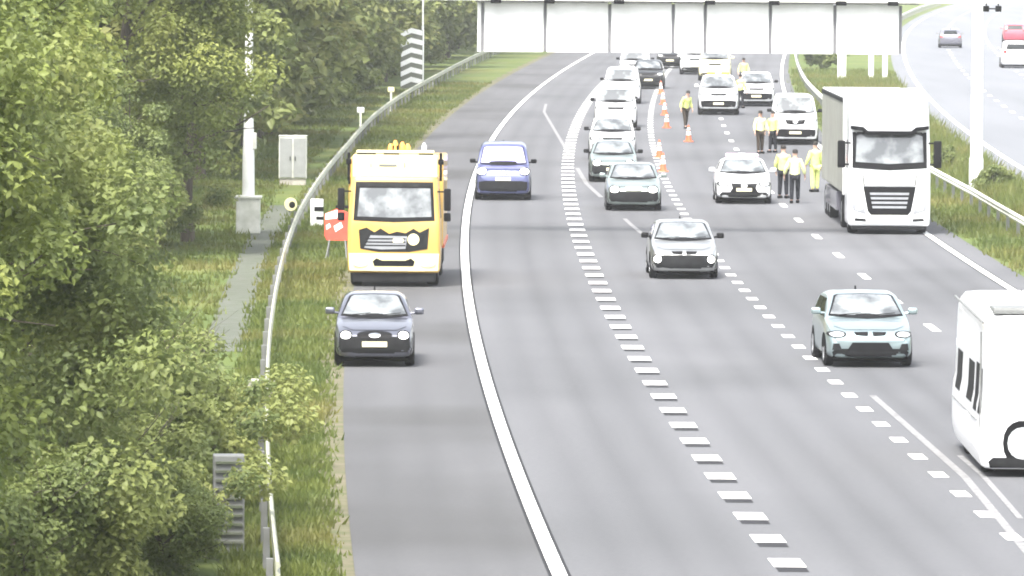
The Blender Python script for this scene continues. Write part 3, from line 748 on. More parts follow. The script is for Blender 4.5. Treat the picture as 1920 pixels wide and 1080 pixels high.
    if kind == 'home':
        side = [[(-.36*L_, 1.05), (-.27*L_, 1.05), (-.27*L_, 1.85), (-.36*L_, 1.85)], [(-.20*L_, 1.12), (-.03*L_, 1.12), (-.03*L_, 1.80), (-.20*L_, 1.80)], [(.20*L_, 1.12), (.36*L_, 1.12), (.36*L_, 1.80), (.20*L_, 1.80)], [(-.465*L_, 1.05), (-.41*L_, 1.05), (-.41*L_, 1.80), (-.45*L_, 1.80)]]
    else:
        ym = (ya*.45+ye0*.55) if kind != 'van' else ye1-.05
        k = (zt-zl)/(z1-z0)
        side = [[(ya+.20, zl), (ym-.04, zl), (ym-.04, zt), (yb+.02, zt), (ya+.20+(yb-ya)*.72, zt-.10)]]
        if kind != 'van': side.append([(ym+.04, zl), (ye0, zl+.02), (ye1, zt-.01), (ym+.04, zt)])
    for sp in side:
        for s in ('l', 'r'): patch('side_window', sp, bv, M['glass_dark' if kind != 'home' else 'black'], t, s, .004, .03, 2)
    zr0, zr1 = (1.02*zs, 1.32*zs) if kind == 'sedan' else (H*.70, H*.90)
    patch('rear_window', [(-b1*.95, zr0), (b1*.95, zr0), (b1*.85, zr1), (-b1*.85, zr1)], bv, M['glass_dark'], t, 'b', .005, .03, 2)
    # nose
    zn = pr[2][1]*zs
    lo = M[lower] if lower else M['dark']
    zb = pr[2][3]*zs
    lm = M['lamp_on' if lamps == 'on' else 'lamp_off']
    hx, hz, hrx, hrz = lampshape or (.74*w2, zn-.06, .19, .075)
    for s in (-1, 1):
        if lampshape and len(lampshape) > 4: pass
        surround = patch('headlight', ell(s*hx, hz, hrx*1.12, hrz*1.16, 18, .9), bv, M['black'], t, 'f', .006, .05, 2)
        patch('lens', ell(s*hx, hz, hrx*(.84 if hrx < .16 else .86), hrz*.82, 16, .95), bv, lm, surround, 'f', .013, .03, 2)
    if grille == 'slot':
        patch('grille', [(-.36, zn-.13), (.36, zn-.13), (.42, zn-.02), (-.42, zn-.02)], bv, M['black'], t, 'f', .007)
    elif grille == 'twin':
        for s in (-1, 1): patch('grille', [(s*.05, zn-.085), (s*.30, zn-.075), (s*.34, zn-.01), (s*.05, zn-.005)][::s], bv, M['black'], t, 'f', .009)
    elif grille == 'oval':
        patch('grille', ell(0, zn-.065, .37, .085, 20, .8), bv, M['black'], t, 'f', .007)
        patch('emblem', ell(0, zn-.065, .12, .045, 16), bv, M['chrome'], t, 'f', .016, .01, 1)
    elif grille == 'bars':
        gg = patch('grille', [(-.42, zn-.17), (.42, zn-.17), (.46, zn-.02), (-.46, zn-.02)], bv, M['slat'], t, 'f', .007)
        for q in (-.07, -.13): patch('grille_bar', [(-.40, zn+q-.012), (.40, zn+q-.012), (.40, zn+q+.012), (-.40, zn+q+.012)], bv, M['black'], gg, 'f', .014, .01, 1)
        patch('emblem', ell(0, zn-.10, .07, .07, 14), bv, M['chrome'], t, 'f', .018, .01, 1)
    elif grille == 'wide':
        patch('grille', [(-.38, zn-.22), (-.2, zn-.25), (.2, zn-.25), (.38, zn-.22), (.46, zn-.03), (0, zn-.06), (-.46, zn-.03)], bv, M['black'], t, 'f', .007)
        patch('emblem', ell(0, zn-.13, .10, .075, 14), bv, M['chrome'], t, 'f', .016, .01, 1)
    if extra == 'smallgrille':
        patch('lower_grille', [(-.48, zb+.18), (.48, zb+.18), (.40, zb+.32), (-.40, zb+.32)], bv, M['black'], t, 'f', .008)
    patch('bumper', [(-w2*.84, zb+.03), (w2*.84, zb+.03), (w2*.87, zb+.13), (w2*.80, zb+.20), (-w2*.80, zb+.20), (-w2*.87, zb+.13)] if lower is None or lower == 'low' else
          [(-w2*.88, zb+.01), (w2*.88, zb+.01), (w2*.955, zb+.20), (w2*.95, zb+.40), (w2*.62, zb+.44), (-w2*.62, zb+.44), (-w2*.95, zb+.40), (-w2*.955, zb+.20)], bv, lo if lower != 'low' else M['dark'], t, 'f', .007)
    if extra == 'intake':
        patch('air_intake', [(-.50, zb+.15), (.50, zb+.15), (.38, zb+.33), (-.38, zb+.33)], bv, M['black'], t, 'f', .012)
        for s in (-1, 1): patch('fog_lamp', [(s*.60, zb+.17), (s*.80, zb+.17), (s*.78, zb+.31), (s*.66, zb+.31)][::s], bv, M['dark'], t, 'f', .012)
    if plate: patch('number_plate', [(-.26, zb+pz), (.26, zb+pz), (.26, zb+pz+.11), (-.26, zb+pz+.11)], bv, M['plate'], t, 'f', .022, .02, 1)
    for s in ((-1, 1) if kind != 'home' else ()): patch('tail_lamp', ell(s*.76*w2, zn+.14, .12, .09, 12, .7), bv, M['red_lamp'], t, 'b', .008)
    # mirrors and handles
    mz = z0+.05*zs
    for s in ((-1, 1) if kind != 'home' else ()):
        m = MB().box(s*(w2+.11)-.10, s*(w2+.11)+.10, ya+.30, ya+.42, mz-.07, mz+.075, .045, 3).tube((s*(w2*.9), ya+.38, mz-.05), (s*(w2+.05), ya+.36, mz-.03), .025, n=8).obj('wing_mirror', M[paint] if mirrors == 'body' else M['black'], t, True)
        MB().box(s*(w2+.11)-.085, s*(w2+.11)+.085, ya+.42, ya+.428, mz-.055, mz+.06).obj('mirror_glass', M['chrome'], m)
    # extras on the roof
    zr = H+.01
    if roofbar:
        y0 = (f1-.5)*L_+.45
        rb = MB().box(-.56, .56, y0, y0+.26, zr+.02, zr+.13, .04).obj('light_bar', M[roofbar], t, True)
        MB().box(-.14, .14, y0-.005, y0+.265, zr+.015, zr+.135, .03).obj('bar_centre', M['white'], rb)
        MB().box(-.5, -.42, y0+.05, y0+.2, zr-.04, zr+.03).box(.42, .5, y0+.05, y0+.2, zr-.04, zr+.03).obj('bar_foot', M['black'], rb)
    else:
        MB().prism([(.32*L_-.12, H*.985-.06), (.32*L_+.10, H*.96-.06), (.32*L_+.08, H*.985+.06)], -.018, .018, 'x').obj('aerial', M['black'], t)
    return t
car('parked_car', 'dark blue saloon on the hard shoulder in front of the yellow truck', 'car', 702, 689, 'sedan', 'paint_navy', 1.66, 4.4, 1.03, lamps='on', grille='oval', lower='dark', lampshape=(.60, .665, .12, .085))
car('people_carrier', 'boxy lilac grey van with lit lamps driving on the hard shoulder line', 'van', 943, 376, 'van', 'paint_lilac', 1.86, 4.4, .98, glass='glass_lilac', lamps='on', grille='bars', lower='dark', mirrors='black', lampshape=(.72, .98, .17, .12), pz=.45)
car('queued_car', 'pale green grey car with two big round lamps, frontmost in the queue', 'car', 1188, 396, 'hatch', 'paint_green', 1.80, 4.1, 1.03, 'cars queuing in the open lane', lamps='on', grille='none', lower='dark', lampshape=(.62, .70, .165, .115), pz=.46)
car('queued_car', 'dark lamped silver car half hidden behind the frontmost queued car', 'car', 1150, 342, 'hatch', 'paint_green', 1.76, 4.2, 1.0, 'cars queuing in the open lane', lamps='on', grille='none', lower='dark', mirrors='black', lampshape=(.60, .70, .16, .11))
car('queued_car', 'white car in the queue between the two silver green cars and the white van', 'car', 1148, 302, 'suv', 'paint_white', 1.86, 4.4, 1.0, 'cars queuing in the open lane', mirrors='black', lower='dark')
car('queued_van', 'white van in the queue with black mirrors, nearer than the far white van', 'van', 1154, 240, 'van', 'paint_white', 1.96, 4.9, .97, 'cars queuing in the open lane', lamps='off', grille='slot', mirrors='black')
car('queued_van', 'far white van at the back of the queue below the gantry', 'van', 1166, 195, 'van', 'paint_white', 1.95, 4.9, .98, 'cars queuing in the open lane', mirrors='black')
car('queued_van', 'farthest white van of the queue, left of the dark fronted car', 'van', 1190, 150, 'van', 'paint_white', 1.95, 4.9, .98, 'cars queuing in the open lane', mirrors='black')
car('response_car', 'farthest white emergency car at the left of the group under the gantry', 'emergency car', 1303, 140, 'suv', 'paint_white', 1.95, 4.7, 1.1, 'emergency vehicles at the closed lanes', roofbar='blue_lamp')
car('queued_car', 'dark fronted car beside the far white van', 'car', 1215, 167, 'suv', 'paint_black', 1.85, 4.4, .98, 'cars queuing in the open lane', lower='dark')
car('queued_car', 'black car farthest up the road just under the gantry panels', 'car', 1256, 128, 'suv', 'paint_black', 1.75, 4.3, .96, 'cars queuing in the open lane')
car('moving_car', 'silver saloon with black twin grille and lit lamps alone on the lane line', 'car', 1283, 524, 'hatch', 'paint_silver', 1.78, 4.4, 1.0, lamps='on', grille='twin', lower='dark', mirrors='black', lampshape=(.70, .53, .11, .11), plate=False)
car('moving_car', 'pale teal silver hatchback with a low dark intake, nearest of the moving cars', 'car', 1632, 690, 'hatch', 'paint_teal', 1.84, 4.4, 1.02, grille='twin', extra='intake', yaw=R(2.4), plate=False, lampshape=(.70, .70, .17, .06))
car('police_car', 'white police saloon with a pinkish light bar parked beside the officers', 'police car', 1395, 383, 'sedan', 'paint_white', 1.86, 4.7, 1.04, 'emergency vehicles at the closed lanes', roofbar='blue_lamp', grille='wide', extra='smallgrille')
car('response_car', 'white and yellow response car standing beside the officer in the cone line', 'emergency car', 1347, 216, 'suv', 'paint_white', 2.0, 4.7, 1.16, 'emergency vehicles at the closed lanes', roofbar='amber', grille='slot', lower='black')
car('response_car', 'far pale yellow emergency car behind the response car, under the gantry', 'emergency car', 1340, 152, 'suv', 'paint_cream', 2.0, 4.7, 1.15, 'emergency vehicles at the closed lanes', roofbar='blue_lamp')
car('response_car', 'white estate car with a dark round wing mirror right of the response car', 'emergency car', 1418, 200, 'suv', 'paint_white', 1.9, 4.7, 1.05, 'emergency vehicles at the closed lanes', mirrors='black', lower='black')
car('police_van', 'white police van parked close beside the white lorry trailer', 'police van', 1491, 272, 'van', 'paint_white', 1.98, 5.2, 1.10, 'emergency vehicles at the closed lanes', grille='wide', lower='black', mirrors='black')
car('oncoming_car', 'grey blue car driving away on the opposite carriageway', 'car', 1782, 90, 'hatch', 'paint_grey', 1.85, 4.4, 1.05, 'vehicles on the opposite carriageway', rev=True)
car('oncoming_car', 'red car at the top right corner on the opposite carriageway', 'car', 1903, 82, 'suv', 'paint_red', 2.0, 4.6, 1.0, 'vehicles on the opposite carriageway', rev=True)
car('oncoming_van', 'white van with a black bumper on the opposite carriageway at the right edge', 'van', 1905, 128, 'van', 'paint_white', 2.0, 5.0, .95, 'vehicles on the opposite carriageway', rev=True)
hm = car('motorhome', 'white motorhome with dark side windows cut off by the right edge', 'motorhome', 0, 0, 'home', 'paint_white', 2.3, 7.4, 1.13, glass='paint_white', lampshape=(.42, .58, .30, .33), plate=False, grille='none', pos=(9.02, 116.2, 0), yaw=R(.2))  # windscreen painted white to stand for its blown-out sky reflection

hb = MB()
for sx in (-1, 1):
    hb.tube((sx*1.135, -3.66, .5), (sx*1.135, -3.66, 2.45), .016, n=8).tube((sx*1.10, -3.6, 2.60), (sx*1.10, 3.4, 2.68), .022, n=8)
    hb.tube((sx*1.155, -3.0, .92), (sx*1.155, 3.2, .92), .012, n=8)
hb.obj('trim', M['steel_grey'], hm)
MB().box(-.9, .9, -3.2, -2.2, 2.72, 2.83, .04).obj('roof_vent', M['steel_grey'], hm)
MB().box(-.75, .1, 0, 1.4, 2.78, 2.88, .04).obj('roof_light', M['white_dull'], hm)

# ---- trucks
def sect(z, yf, yr, hw, rad, n=5):
    pts = []
    for cx, cy, a0 in ((hw-rad, yr-rad, 0), (-hw+rad, yr-rad, 90), (-hw+rad, yf+rad, 180), (hw-rad, yf+rad, 270)):
        for k in range(n+1):
            a = R(a0+90*k/n); pts.append((cx+rad*math.cos(a), cy+rad*math.sin(a), z))
    return pts
def cab(t, secs, mat):
    P = crom(secs, 3)
    me = MB().loft([sect(*[float(v) for v in p]) for p in P]).mesh('cab', M[mat], True)
    return link(bpy.data.objects.new('cab', me), t), bvh_of(me)
g = ground_at(1667, 440)
t = empty('articulated_lorry', (g.x, g.y, 0), heading(g.y), 'large white articulated lorry with a black grille stopped beside the median', 'lorry')
cb, bv = cab(t, [(.26, .06, 2.2, 1.18, .10), (.34, .0, 2.2, 1.24, .14), (.75, -.02, 2.2, 1.25, .15), (1.5, .0, 2.2, 1.25, .16), (2.1, .06, 2.2, 1.25, .18), (2.7, .18, 2.2, 1.24, .2), (3.15, .30, 2.2, 1.23, .22),
                 (3.4, .42, 2.3, 1.23, .24), (3.75, .66, 2.4, 1.22, .26), (4.05, .92, 2.55, 1.21, .28), (4.28, 1.25, 2.6, 1.19, .25), (4.38, 1.7, 2.6, 1.12, .2), (4.40, 2.1, 2.55, 1.0, .18)], 'paint_white')
patch('windscreen', [(-1.03, 2.20), (0, 2.14), (1.03, 2.20), (1.0, 2.98), (.8, 3.05), (-.8, 3.05), (-1.0, 2.98)], bv, M['glass'], t, 'f', .032, .05, 4)
patch('windscreen_seal', [(-1.13, 2.02), (0, 1.95), (1.13, 2.02), (1.12, 3.1), (-1.12, 3.1)], bv, M['black'], t, 'f', .016, .05, 4)
mb = MB().prism([(-1.18, 3.30), (-.80, 3.26), (-.66, 3.14), (.66, 3.14), (.80, 3.26), (1.18, 3.30), (1.18, 3.20), (.84, 3.15), (.70, 3.03), (-.70, 3.03), (-.84, 3.15), (-1.18, 3.20)], .02, .36).obj('sun_visor', M['black'], t)
patch('grille', [(-.56, .60), (.56, .60), (.66, .72), (.80, 1.46), (-.80, 1.46), (-.66, .72)], bv, M['black'], t, 'f', .010)
mb = MB()
gr = None
for k in range(4):
    z = .80+k*.135; hw = .49+.13*(z-.7)/.7
    o = patch('grille_slat', [(-hw, z), (hw, z), (hw+.015, z+.07), (-hw-.015, z+.07)], bv, M['slat'], t, 'f', .028, .02, 2)
patch('badge_surround', [(-.80, 1.48), (.80, 1.48), (.84, 1.80), (-.84, 1.80)], bv, M['steel_grey'], t, 'f', .006)
patch('badge_strip', [(-.74, 1.50), (.74, 1.50), (.78, 1.77), (-.78, 1.77)], bv, M['white'], t, 'f', .014)
patch('badge', [(-.22, 1.56), (.22, 1.56), (.22, 1.61), (-.22, 1.61)], bv, M['chrome'], t, 'f', .024, .01, 1)
for s in (-1, 1):
    o = patch('headlight', [(s*.72, .62), (s*1.10, .74), (s*1.16, .98), (s*1.08, .96), (s*.74, .80)][::s], bv, M['slat'], t, 'f', .010)
    patch('lens', ell(s*.92, .79, .10, .06), bv, M['lamp_off'], o, 'f', .018, .02, 1)
    patch('fog_lamp', [(s*.70, .40), (s*1.06, .42), (s*1.04, .50), (s*.72, .48)][::s], bv, M['dark'], t, 'f', .008)
    patch('side_window', [(.55, 2.0), (1.35, 2.0), (1.35, 2.85), (.75, 2.85), (.55, 2.6)], bv, M['glass_dark'], t, 'r' if s > 0 else 'l', .005)
    m = MB().box(s*1.46-.12, s*1.46+.12, .10, .24, 2.02, 2.85, .05).box(s*1.3-.12, s*1.3+.12, .16, .20, 2.75, 2.80).box(s*1.3-.12, s*1.3+.12, .16, .20, 2.1, 2.15).obj('wing_mirror', M['black'], t, True)
    for k in range(2): MB().box(s*1.0-.2, s*1.0+.2, .6, 1.2, .36+k*.36, .40+k*.36, .01).obj('step', M['dark'], t)
for x0 in (-.85, -.05): MB().tube((x0, .06, 2.16), (x0+.72, .13, 2.46), .014, n=6).obj('wiper', M['black'], t)
patch('lower_grille', [(-.52, .44), (.52, .44), (.56, .60), (-.56, .60)], bv, M['white_dull'], t, 'f', .008)
MB().box(-1.12, 1.12, .08, 2.2, .14, .27, .03).obj('skirt', M['dark'], t)
MB().box(-.45, .45, .3, 6.2, .55, .95).obj('chassis', M['under'], t)
MB().box(-1.2, 1.2, 1.0, 3.6, .45, 1.0, .08).obj('fuel_tank', M['dark'], t)
tl = MB().box(-1.27, 1.27, 2.75, 16.2, 1.15, 4.05, .03).obj('trailer', M['tarp'], t)
MB().box(-1.255, 1.255, 2.80, 16.15, 4.052, 4.11, .02).obj('trailer_roof', M['curtain'], tl)
MB().box(-1.285, 1.285, 2.70, 2.78, 1.1, 4.09, .02).obj('bulkhead', M['white'], tl)
MB().box(-1.29, 1.29, 2.9, 16.2, 3.93, 4.05, .01).obj('top_rail', M['dark'], tl)
MB().box(-1.26, 1.26, 7.0, 13.5, .45, 1.05, .03).obj('side_guard', M['paint_grey'], tl)
for y in (1.35, 5.1, 12.4, 13.7, 15.0):
    for s in (-1, 1): add_wheel(t, 'truck', s*1.05, y)
MB().box(-1.2, 1.2, 1.15, 1.6, .26, .5).obj('mudguard', M['dark'], t)

g = ground_at(738, 538)
t = empty('recovery_truck', (g.x, g.y, 0), heading(g.y)+R(-1.2), 'yellow road service truck with amber beacons standing on the hard shoulder', 'truck')
cb, bv = cab(t, [(.36, .06, 2.0, 1.12, .10), (.42, .0, 2.0, 1.17, .12), (.9, -.02, 2.0, 1.19, .14), (1.5, .0, 2.0, 1.19, .15), (1.75, .03, 2.0, 1.18, .15), (2.3, .16, 2.0, 1.15, .16), (2.68, .26, 2.0, 1.12, .17), (2.78, .30, 2.0, 1.11, .17), (2.9, .45, 1.95, 1.05, .2), (2.93, .7, 1.9, .9, .2)], 'yellow')
patch('windscreen_seal', [(-1.04, 1.70), (0, 1.66), (1.04, 1.70), (.99, 2.68), (-.99, 2.68)], bv, M['black'], t, 'f', .005)
patch('windscreen', [(-.94, 1.80), (0, 1.77), (.96, 1.80), (.92, 2.52), (-.88, 2.52)], bv, M['glass'], t, 'f', .012)
patch('sun_visor', [(-.98, 2.56), (.98, 2.56), (.96, 2.66), (-.96, 2.66)], bv, M['dark'], t, 'f', .016)
hd = MB().box(-1.08, 1.10, .34, .70, 2.78, 3.36, .05, 3).obj('roof_sign', M['cream'], t)
MB().prism([(-.62, 3.06), (-.60, 3.06), (-.60, 3.16), (-.62, 3.16)], .325, .339).prism([(-.40, 3.08), (.05, 3.08), (.05, 3.13), (-.40, 3.13)], .325, .339).prism([(.24, 3.05), (.27, 3.05), (.27, 3.17), (.24, 3.17)], .325, .339).obj('sign_marks', M['steel_grey'], hd)
gri = patch('grille', [(-.86, .98), (-.4, .90), (.4, .90), (.86, .98), (.90, 1.52), (.66, 1.40), (.50, 1.50), (.3, 1.38), (.08, 1.42), (-.12, 1.36), (-.34, 1.50), (-.5, 1.40), (-.7, 1.52), (-.9, 1.46)], bv, M['dark'], t, 'f', .010)
patch('grille_mesh', [(-.76, 1.0), (-.3, .96), (.3, .98), (.34, 1.30), (-.6, 1.32)], bv, M['slat'], gri, 'f', .02, .02, 2)
patch('round_emblem', ell(.50, 1.22, .15, .15, 18), bv, M['cream'], t, 'f', .026, .02, 1)
patch('number_plate', [(-.02, 1.14), (.24, 1.14), (.24, 1.24), (-.02, 1.24)], bv, M['plate'], t, 'f', .036, .02, 1)
bp = patch('bumper', [(-1.12, .42), (1.12, .42), (1.14, .86), (-1.14, .86)], bv, M['cream'], t, 'f', .03, .06)
patch('lower_grille', [(-.50, .54), (.50, .54), (.54, .66), (.44, .74), (.3, .68), (-.3, .68), (-.44, .74), (-.54, .66)], bv, M['black'], t, 'f', .042, .03)
for s in (-1, 1):
    o = patch('headlight', ell(s*.86, .66, .21, .145, 18, .85), bv, M['white_dull'], t, 'f', .040, .03, 1)
    patch('lens', ell(s*.88, .66, .14, .11, 16), bv, M['lamp_on' if s < 0 else 'lamp_off'], o, 'f', .05, .02, 1)
    patch('side_window', [(.45, 1.75), (1.3, 1.75), (1.3, 2.5), (.62, 2.5)], bv, M['glass_dark'], t, 'r' if s > 0 else 'l', .005)
    MB().box(s*1.36-.09, s*1.36+.09, .10, .22, 1.95, 2.52, .04).box(s*1.36-.09, s*1.36+.09, .10, .22, 1.68, 1.90, .04).box(s*1.22-.12, s*1.22+.12, .14, .18, 2.42, 2.46).obj('wing_mirror', M['black'], t, True)
    MB().box(s*1.18-.035, s*1.18+.035, .5, .56, 2.7, 3.42).box(s*1.18-.07, s*1.18+.07, .48, .58, 3.12, 3.26, .02).obj('work_lamp', M['black'], t)
MB().box(-1.06, 1.06, .06, 2.0, .12, .40, .04).obj('skirt', M['dark'], t)
for x0 in (-.75, .1): MB().tube((x0, .05, 1.76), (x0+.62, .085, 2.02), .014, n=6).obj('wiper', M['black'], t)
for k in range(3): patch('grille_bar', [(-.74, 1.05+k*.085), (.30, 1.05+k*.085), (.30, 1.08+k*.085), (-.72, 1.08+k*.085)], bv, M['black'], gri, 'f', .03, .01, 1)
bar = MB().box(-1.0, 1.0, .80, 1.05, 3.40, 3.47, .02).obj('light_bar', M['cream'], t)
MB().box(-.98, -.5, .78, 1.02, 3.34, 3.40, .01).box(-.3, .1, .78, 1.02, 3.34, 3.40, .01).box(.6, .98, .78, 1.02, 3.34, 3.40, .01).obj('bar_foot', M['black'], t)
for x, h, m_ in ((-.12, .17, 'amber'), (.0, .26, 'amber'), (.18, .22, 'amber'), (.32, .17, 'amber'), (.74, .20, 'lamp_off')):
    MB().lathe([(.07, 3.47), (.065, 3.47+h*.6), (.03, 3.47+h)], 14, 'z', (x, .92, 0)).obj('beacon', M[m_], t, True)
MB().box(-.08, .08, .86, 1.0, 3.47, 3.60, .02).obj('beacon_base', M['black'], t)
MB().box(-.4, .4, 1.8, 8.0, .5, .85).obj('chassis', M['under'], t)
bd = MB().box(-1.24, 1.22, 2.25, 7.8, .95, 3.2, .05).obj('box_body', M['yellow'], t)
MB().box(-1.25, -1.20, 2.2, 2.4, 2.9, 3.3, .02).box(-1.25, -1.20, 2.2, 2.4, 2.55, 2.75, .02).obj('body_lamp', M['black'], bd)
MB().box(-1.27, 1.25, 2.4, 7.8, .90, 1.02, .01).obj('side_rail', M['orange'], bd)
MB().box(-1.22, 1.2, 2.9, 4.6, .45, .9, .04).obj('side_locker', M['dark'], t)
for y in (1.15, 6.2):
    for s in (-1, 1): add_wheel(t, 'truck', s*.98, y)

# ------------------------------------------------------------------ people
def skin_mesh(name, verts, edges, radii, root, mat, sub=2):
    me = bpy.data.meshes.new('tmp_skin'); me.from_pydata(verts, edges, [])
    o = bpy.data.objects.new('tmp_skin', me); COL.objects.link(o)
    bm = bmesh.new(); bm.from_mesh(me); lay = bm.verts.layers.skin.verify(); bm.verts.ensure_lookup_table()
    for i, r in enumerate(radii):
        r = r if isinstance(r, tuple) else (r, r)
        bm.verts[i][lay].radius = r; bm.verts[i][lay].use_root = (i == root)
    bm.to_mesh(me); bm.free()
    o.modifiers.new('skin', 'SKIN').use_smooth_shade = True
    sb = o.modifiers.new('sub', 'SUBSURF'); sb.levels = sub; sb.render_levels = sub
    dg = bpy.context.evaluated_depsgraph_get()
    out = bpy.data.meshes.new_from_object(o.evaluated_get(dg)); out.name = name
    bpy.data.objects.remove(o); bpy.data.meshes.remove(me)
    out.materials.clear(); out.materials.append(mat)
    return out
def person(px, py, rz, label, top='hivis', legs='trouser', h=1.82, stride=.0, arms=(.10, .10), bend=0.0, cap='hair', elbow=(.12, .12)):
    g = ground_at(px, py); k = h/1.8
    t = empty('person', (g.x, g.y, 0), rz, label, 'person', 'roadside officers in yellow jackets'); t.scale = (k, k, k)
    def B(x, y, z):                       # lean of the upper body about the hips
        if z <= .95: return (x, y, z)
        c, s = math.cos(bend), math.sin(bend); return (x, y*c - (z-.95)*s, .95+(z-.95)*c + y*s)
    V = [(0, 0, .95), B(0, .01, 1.12), B(0, .0, 1.30), B(0, .0, 1.44), B(0, -.01, 1.53), B(0, -.02, 1.62), B(0, -.015, 1.73)]
    E = [(i, i+1) for i in range(6)]; RD = [(.15, .11), (.145, .10), (.16, .11), (.10, .085), .055, (.072, .085), (.066, .082)]
    hands = []
    for s, a, e in ((-1, arms[0], elbow[0]), (1, arms[1], elbow[1])):
        b = len(V)
        V += [B(s*.17, 0, 1.41), B(s*(.22+a*.6), 0, 1.16), B(s*(.23+a), -e, .93), B(s*(.235+a), -e-.03, .86)]
        E += [(3, b), (b, b+1), (b+1, b+2), (b+2, b+3)]; RD += [.062, .046, .034, (.040, .026)]
        hx, hy, hz = V[b+3]
        for f in range(4):                # four fingers of unequal length, slightly curled
            fb = len(V); fy = hy + (f-1.5)*.019; ln = (.070, .082, .076, .058)[f]
            V += [(hx, fy, hz-.045), (hx-s*.004, fy, hz-.045-ln*.5), (hx-s*.020, fy, hz-.045-ln)]
            E += [(b+3, fb), (fb, fb+1), (fb+1, fb+2)]; RD += [.0095, .0088, .0075]
        fb = len(V)                       # thumb from the side of the palm
        V += [(hx-s*.012, hy-.042, hz-.012), (hx-s*.022, hy-.055, hz-.055)]; E += [(b+3, fb), (fb, fb+1)]; RD += [.0115, .009]
    feet = []
    for s in (-1, 1):
        b = len(V); sy = stride*s
        V += [(s*.095, 0, .88), (s*.10, sy*.45-.02, .50), (s*.105, sy, .10), (s*.12, sy-.14, .045)]
        E += [(0, b), (b, b+1), (b+1, b+2), (b+2, b+3)]; RD += [.085, .060, .042, (.042, .034)]
        feet.append((s*.105, sy))
    nb = len(V)                           # nose and ears
    hv = Vector(V[5])
    V += [tuple(hv+Vector((0, -.095, .005))), tuple(hv+Vector((.082, .01, .01))), tuple(hv+Vector((-.082, .01, .01)))]
    E += [(5, nb), (5, nb+1), (5, nb+2)]; RD += [.014, .014, .014]
    inst('body', skin_mesh('body', V, E, RD, 0, M['skin'], 2), t)
    # jacket, trousers, boots, hair: worn over the body
    jv = [B(0, 0, .86), V[1], V[2], V[3]]; je = [(0, 1), (1, 2), (2, 3)]; jr = [(.185, .145), (.178, .135), (.19, .145), (.12, .10)]
    for s, o in ((-1, 7), (1, 7+len(V[7:7+18]))):
        pass
    arm0 = 7; arm1 = 7+4+12+2
    for a0 in (arm0, arm1):
        b = len(jv); jv += [V[a0], V[a0+1], tuple(Vector(V[a0+1]).lerp(Vector(V[a0+2]), .92))]
        je += [(3, b), (b, b+1), (b+1, b+2)]; jr += [.085, .070, .058]
    inst('jacket', skin_mesh('jacket', jv, je, jr, 1, M[top], 2), t)
    band = MB()
    for z in (.98, 1.14):
        c, s = math.cos(bend), math.sin(bend)
    l0 = arm1+4+12+2
    tv = [(0, 0, .93)]; te = []; tr_ = [(.165, .125)]
    for a0 in (l0, l0+4):
        b = len(tv); tv += [V[a0], V[a0+1], tuple(Vector(V[a0+2])+Vector((0, 0, .0)))]
        te += [(0, b), (b, b+1), (b+1, b+2)]; tr_ += [.105, .082, .064]
    inst('trousers', skin_mesh('trousers', tv, te, tr_, 0, M[legs], 2), t)
    for (fx, fy) in feet:
        MB().box(fx-.055, fx+.065, fy-.20, fy+.07, 0, .10, .035, 3).obj('boot', M['black'], t, True)
    hp = Vector(V[6]); 
    hm_ = MB().lathe([(.088, -.05), (.094, .0), (.088, .045), (.060, .075), (.02, .085)], 16, 'z', (hp.x, hp.y+.012, hp.z-.02))
    if cap == 'cap': hm_.box(hp.x-.06, hp.x+.06, hp.y-.17, hp.y-.06, hp.z-.045, hp.z-.03, .006)
    hm_.obj('cap' if cap == 'cap' else 'hair', M['hair'] if cap != 'pale' else M['hivis'], t, True)
    for s in (-1, 1):
        MB().lathe([(.004, -.006), (.009, 0), (.004, .006)], 8, 'y', (hv.x+s*.030, hv.y-.078, hv.z+.030)).obj('eye', M['black'], t, True)
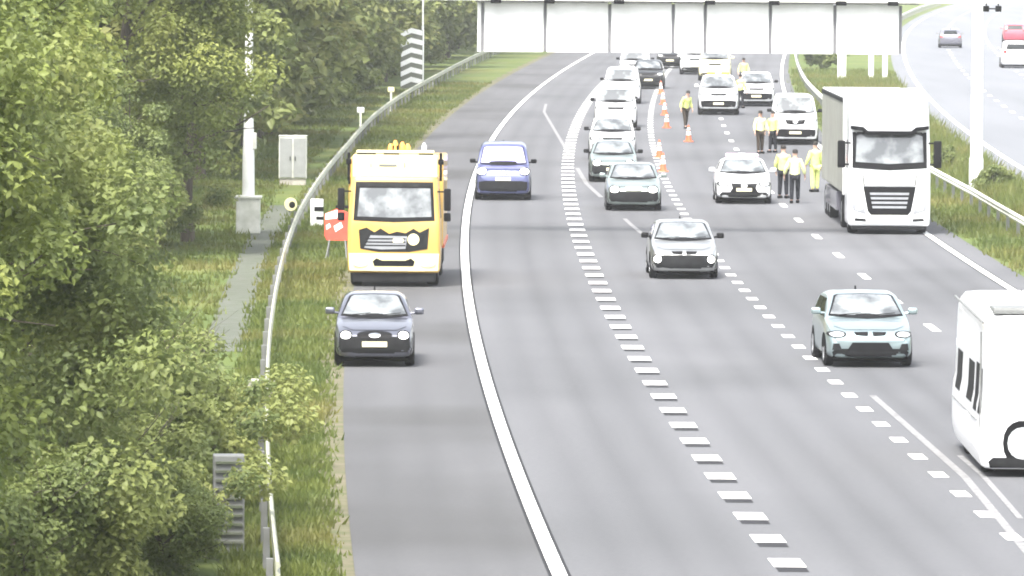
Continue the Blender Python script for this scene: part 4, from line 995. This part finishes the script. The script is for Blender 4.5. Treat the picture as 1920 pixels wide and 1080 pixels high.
    MB().box(hv.x-.024, hv.x+.024, hv.y-.090, hv.y-.07, hv.z-.042, hv.z-.034, .003).obj('mouth', M['redsign'], t)
    return t
person(1490, 381, R(178), 'person in a pale yellow jacket and dark trousers walking away beside the police car', 'hivis_pale', 'trouser', 1.84, .16, (.10, .12))
person(1468, 372, R(160), 'person in a green yellow jacket at the far left shoulder of the walking officer', 'hivis', 'trouser', 1.86, .05, (.08, .06))
person(1528, 360, R(200), 'person in full yellow workwear standing against the lorry trailer', 'hivis', 'hivis', 1.80, .05, (.05, .08), cap='cap')
person(1425, 288, R(20), 'person in a pale top and brown trousers standing in front of the police van', 'hivis_pale', 'trouser_brown', 1.80, .08, (.06, .10), cap='cap')
person(1449, 286, R(-30), 'person in a yellow jacket with dark trousers at the corner of the police van', 'hivis', 'trouser', 1.74, .06, (.08, .05))
person(1285, 241, R(35), 'officer in a yellow jacket leaning forward between the cones and the response car', 'hivis', 'trouser_brown', 1.82, .14, (.12, .06), R(14))
person(1374, 212, R(95), 'person in a yellow jacket and brown trousers at the response car front corner', 'hivis', 'trouser_brown', 1.78, .12, (.10, .05))
person(1388, 203, R(150), 'person in a yellow jacket and cap between the response car and the white estate car', 'hivis', 'trouser', 1.80, .06, (.08, .10), cap='cap')
person(1394, 166, R(0), 'farthest person in a yellow jacket, just under the gantry', 'hivis', 'trouser', 1.82, .06, (.08, .08), cap='cap')

# ------------------------------------------------------------------ thin summer haze over the whole road
hz = MB().box(-290, 330, -25, 1510, -1.0, 18.0).obj('haze', bpy.data.materials.new('haze'))
hmat = hz.data.materials[0]; hmat.use_nodes = True
n_, l_ = hmat.node_tree.nodes, hmat.node_tree.links
n_.remove(n_['Principled BSDF'])
pv = n_.new('ShaderNodeVolumePrincipled'); pv.inputs['Density'].default_value = .00017
pv.inputs['Color'].default_value = (.96, .97, 1.0, 1); pv.inputs['Anisotropy'].default_value = .2
l_.new(pv.outputs[0], n_['Material Output'].inputs['Volume'])
tag(hz, kind='stuff')
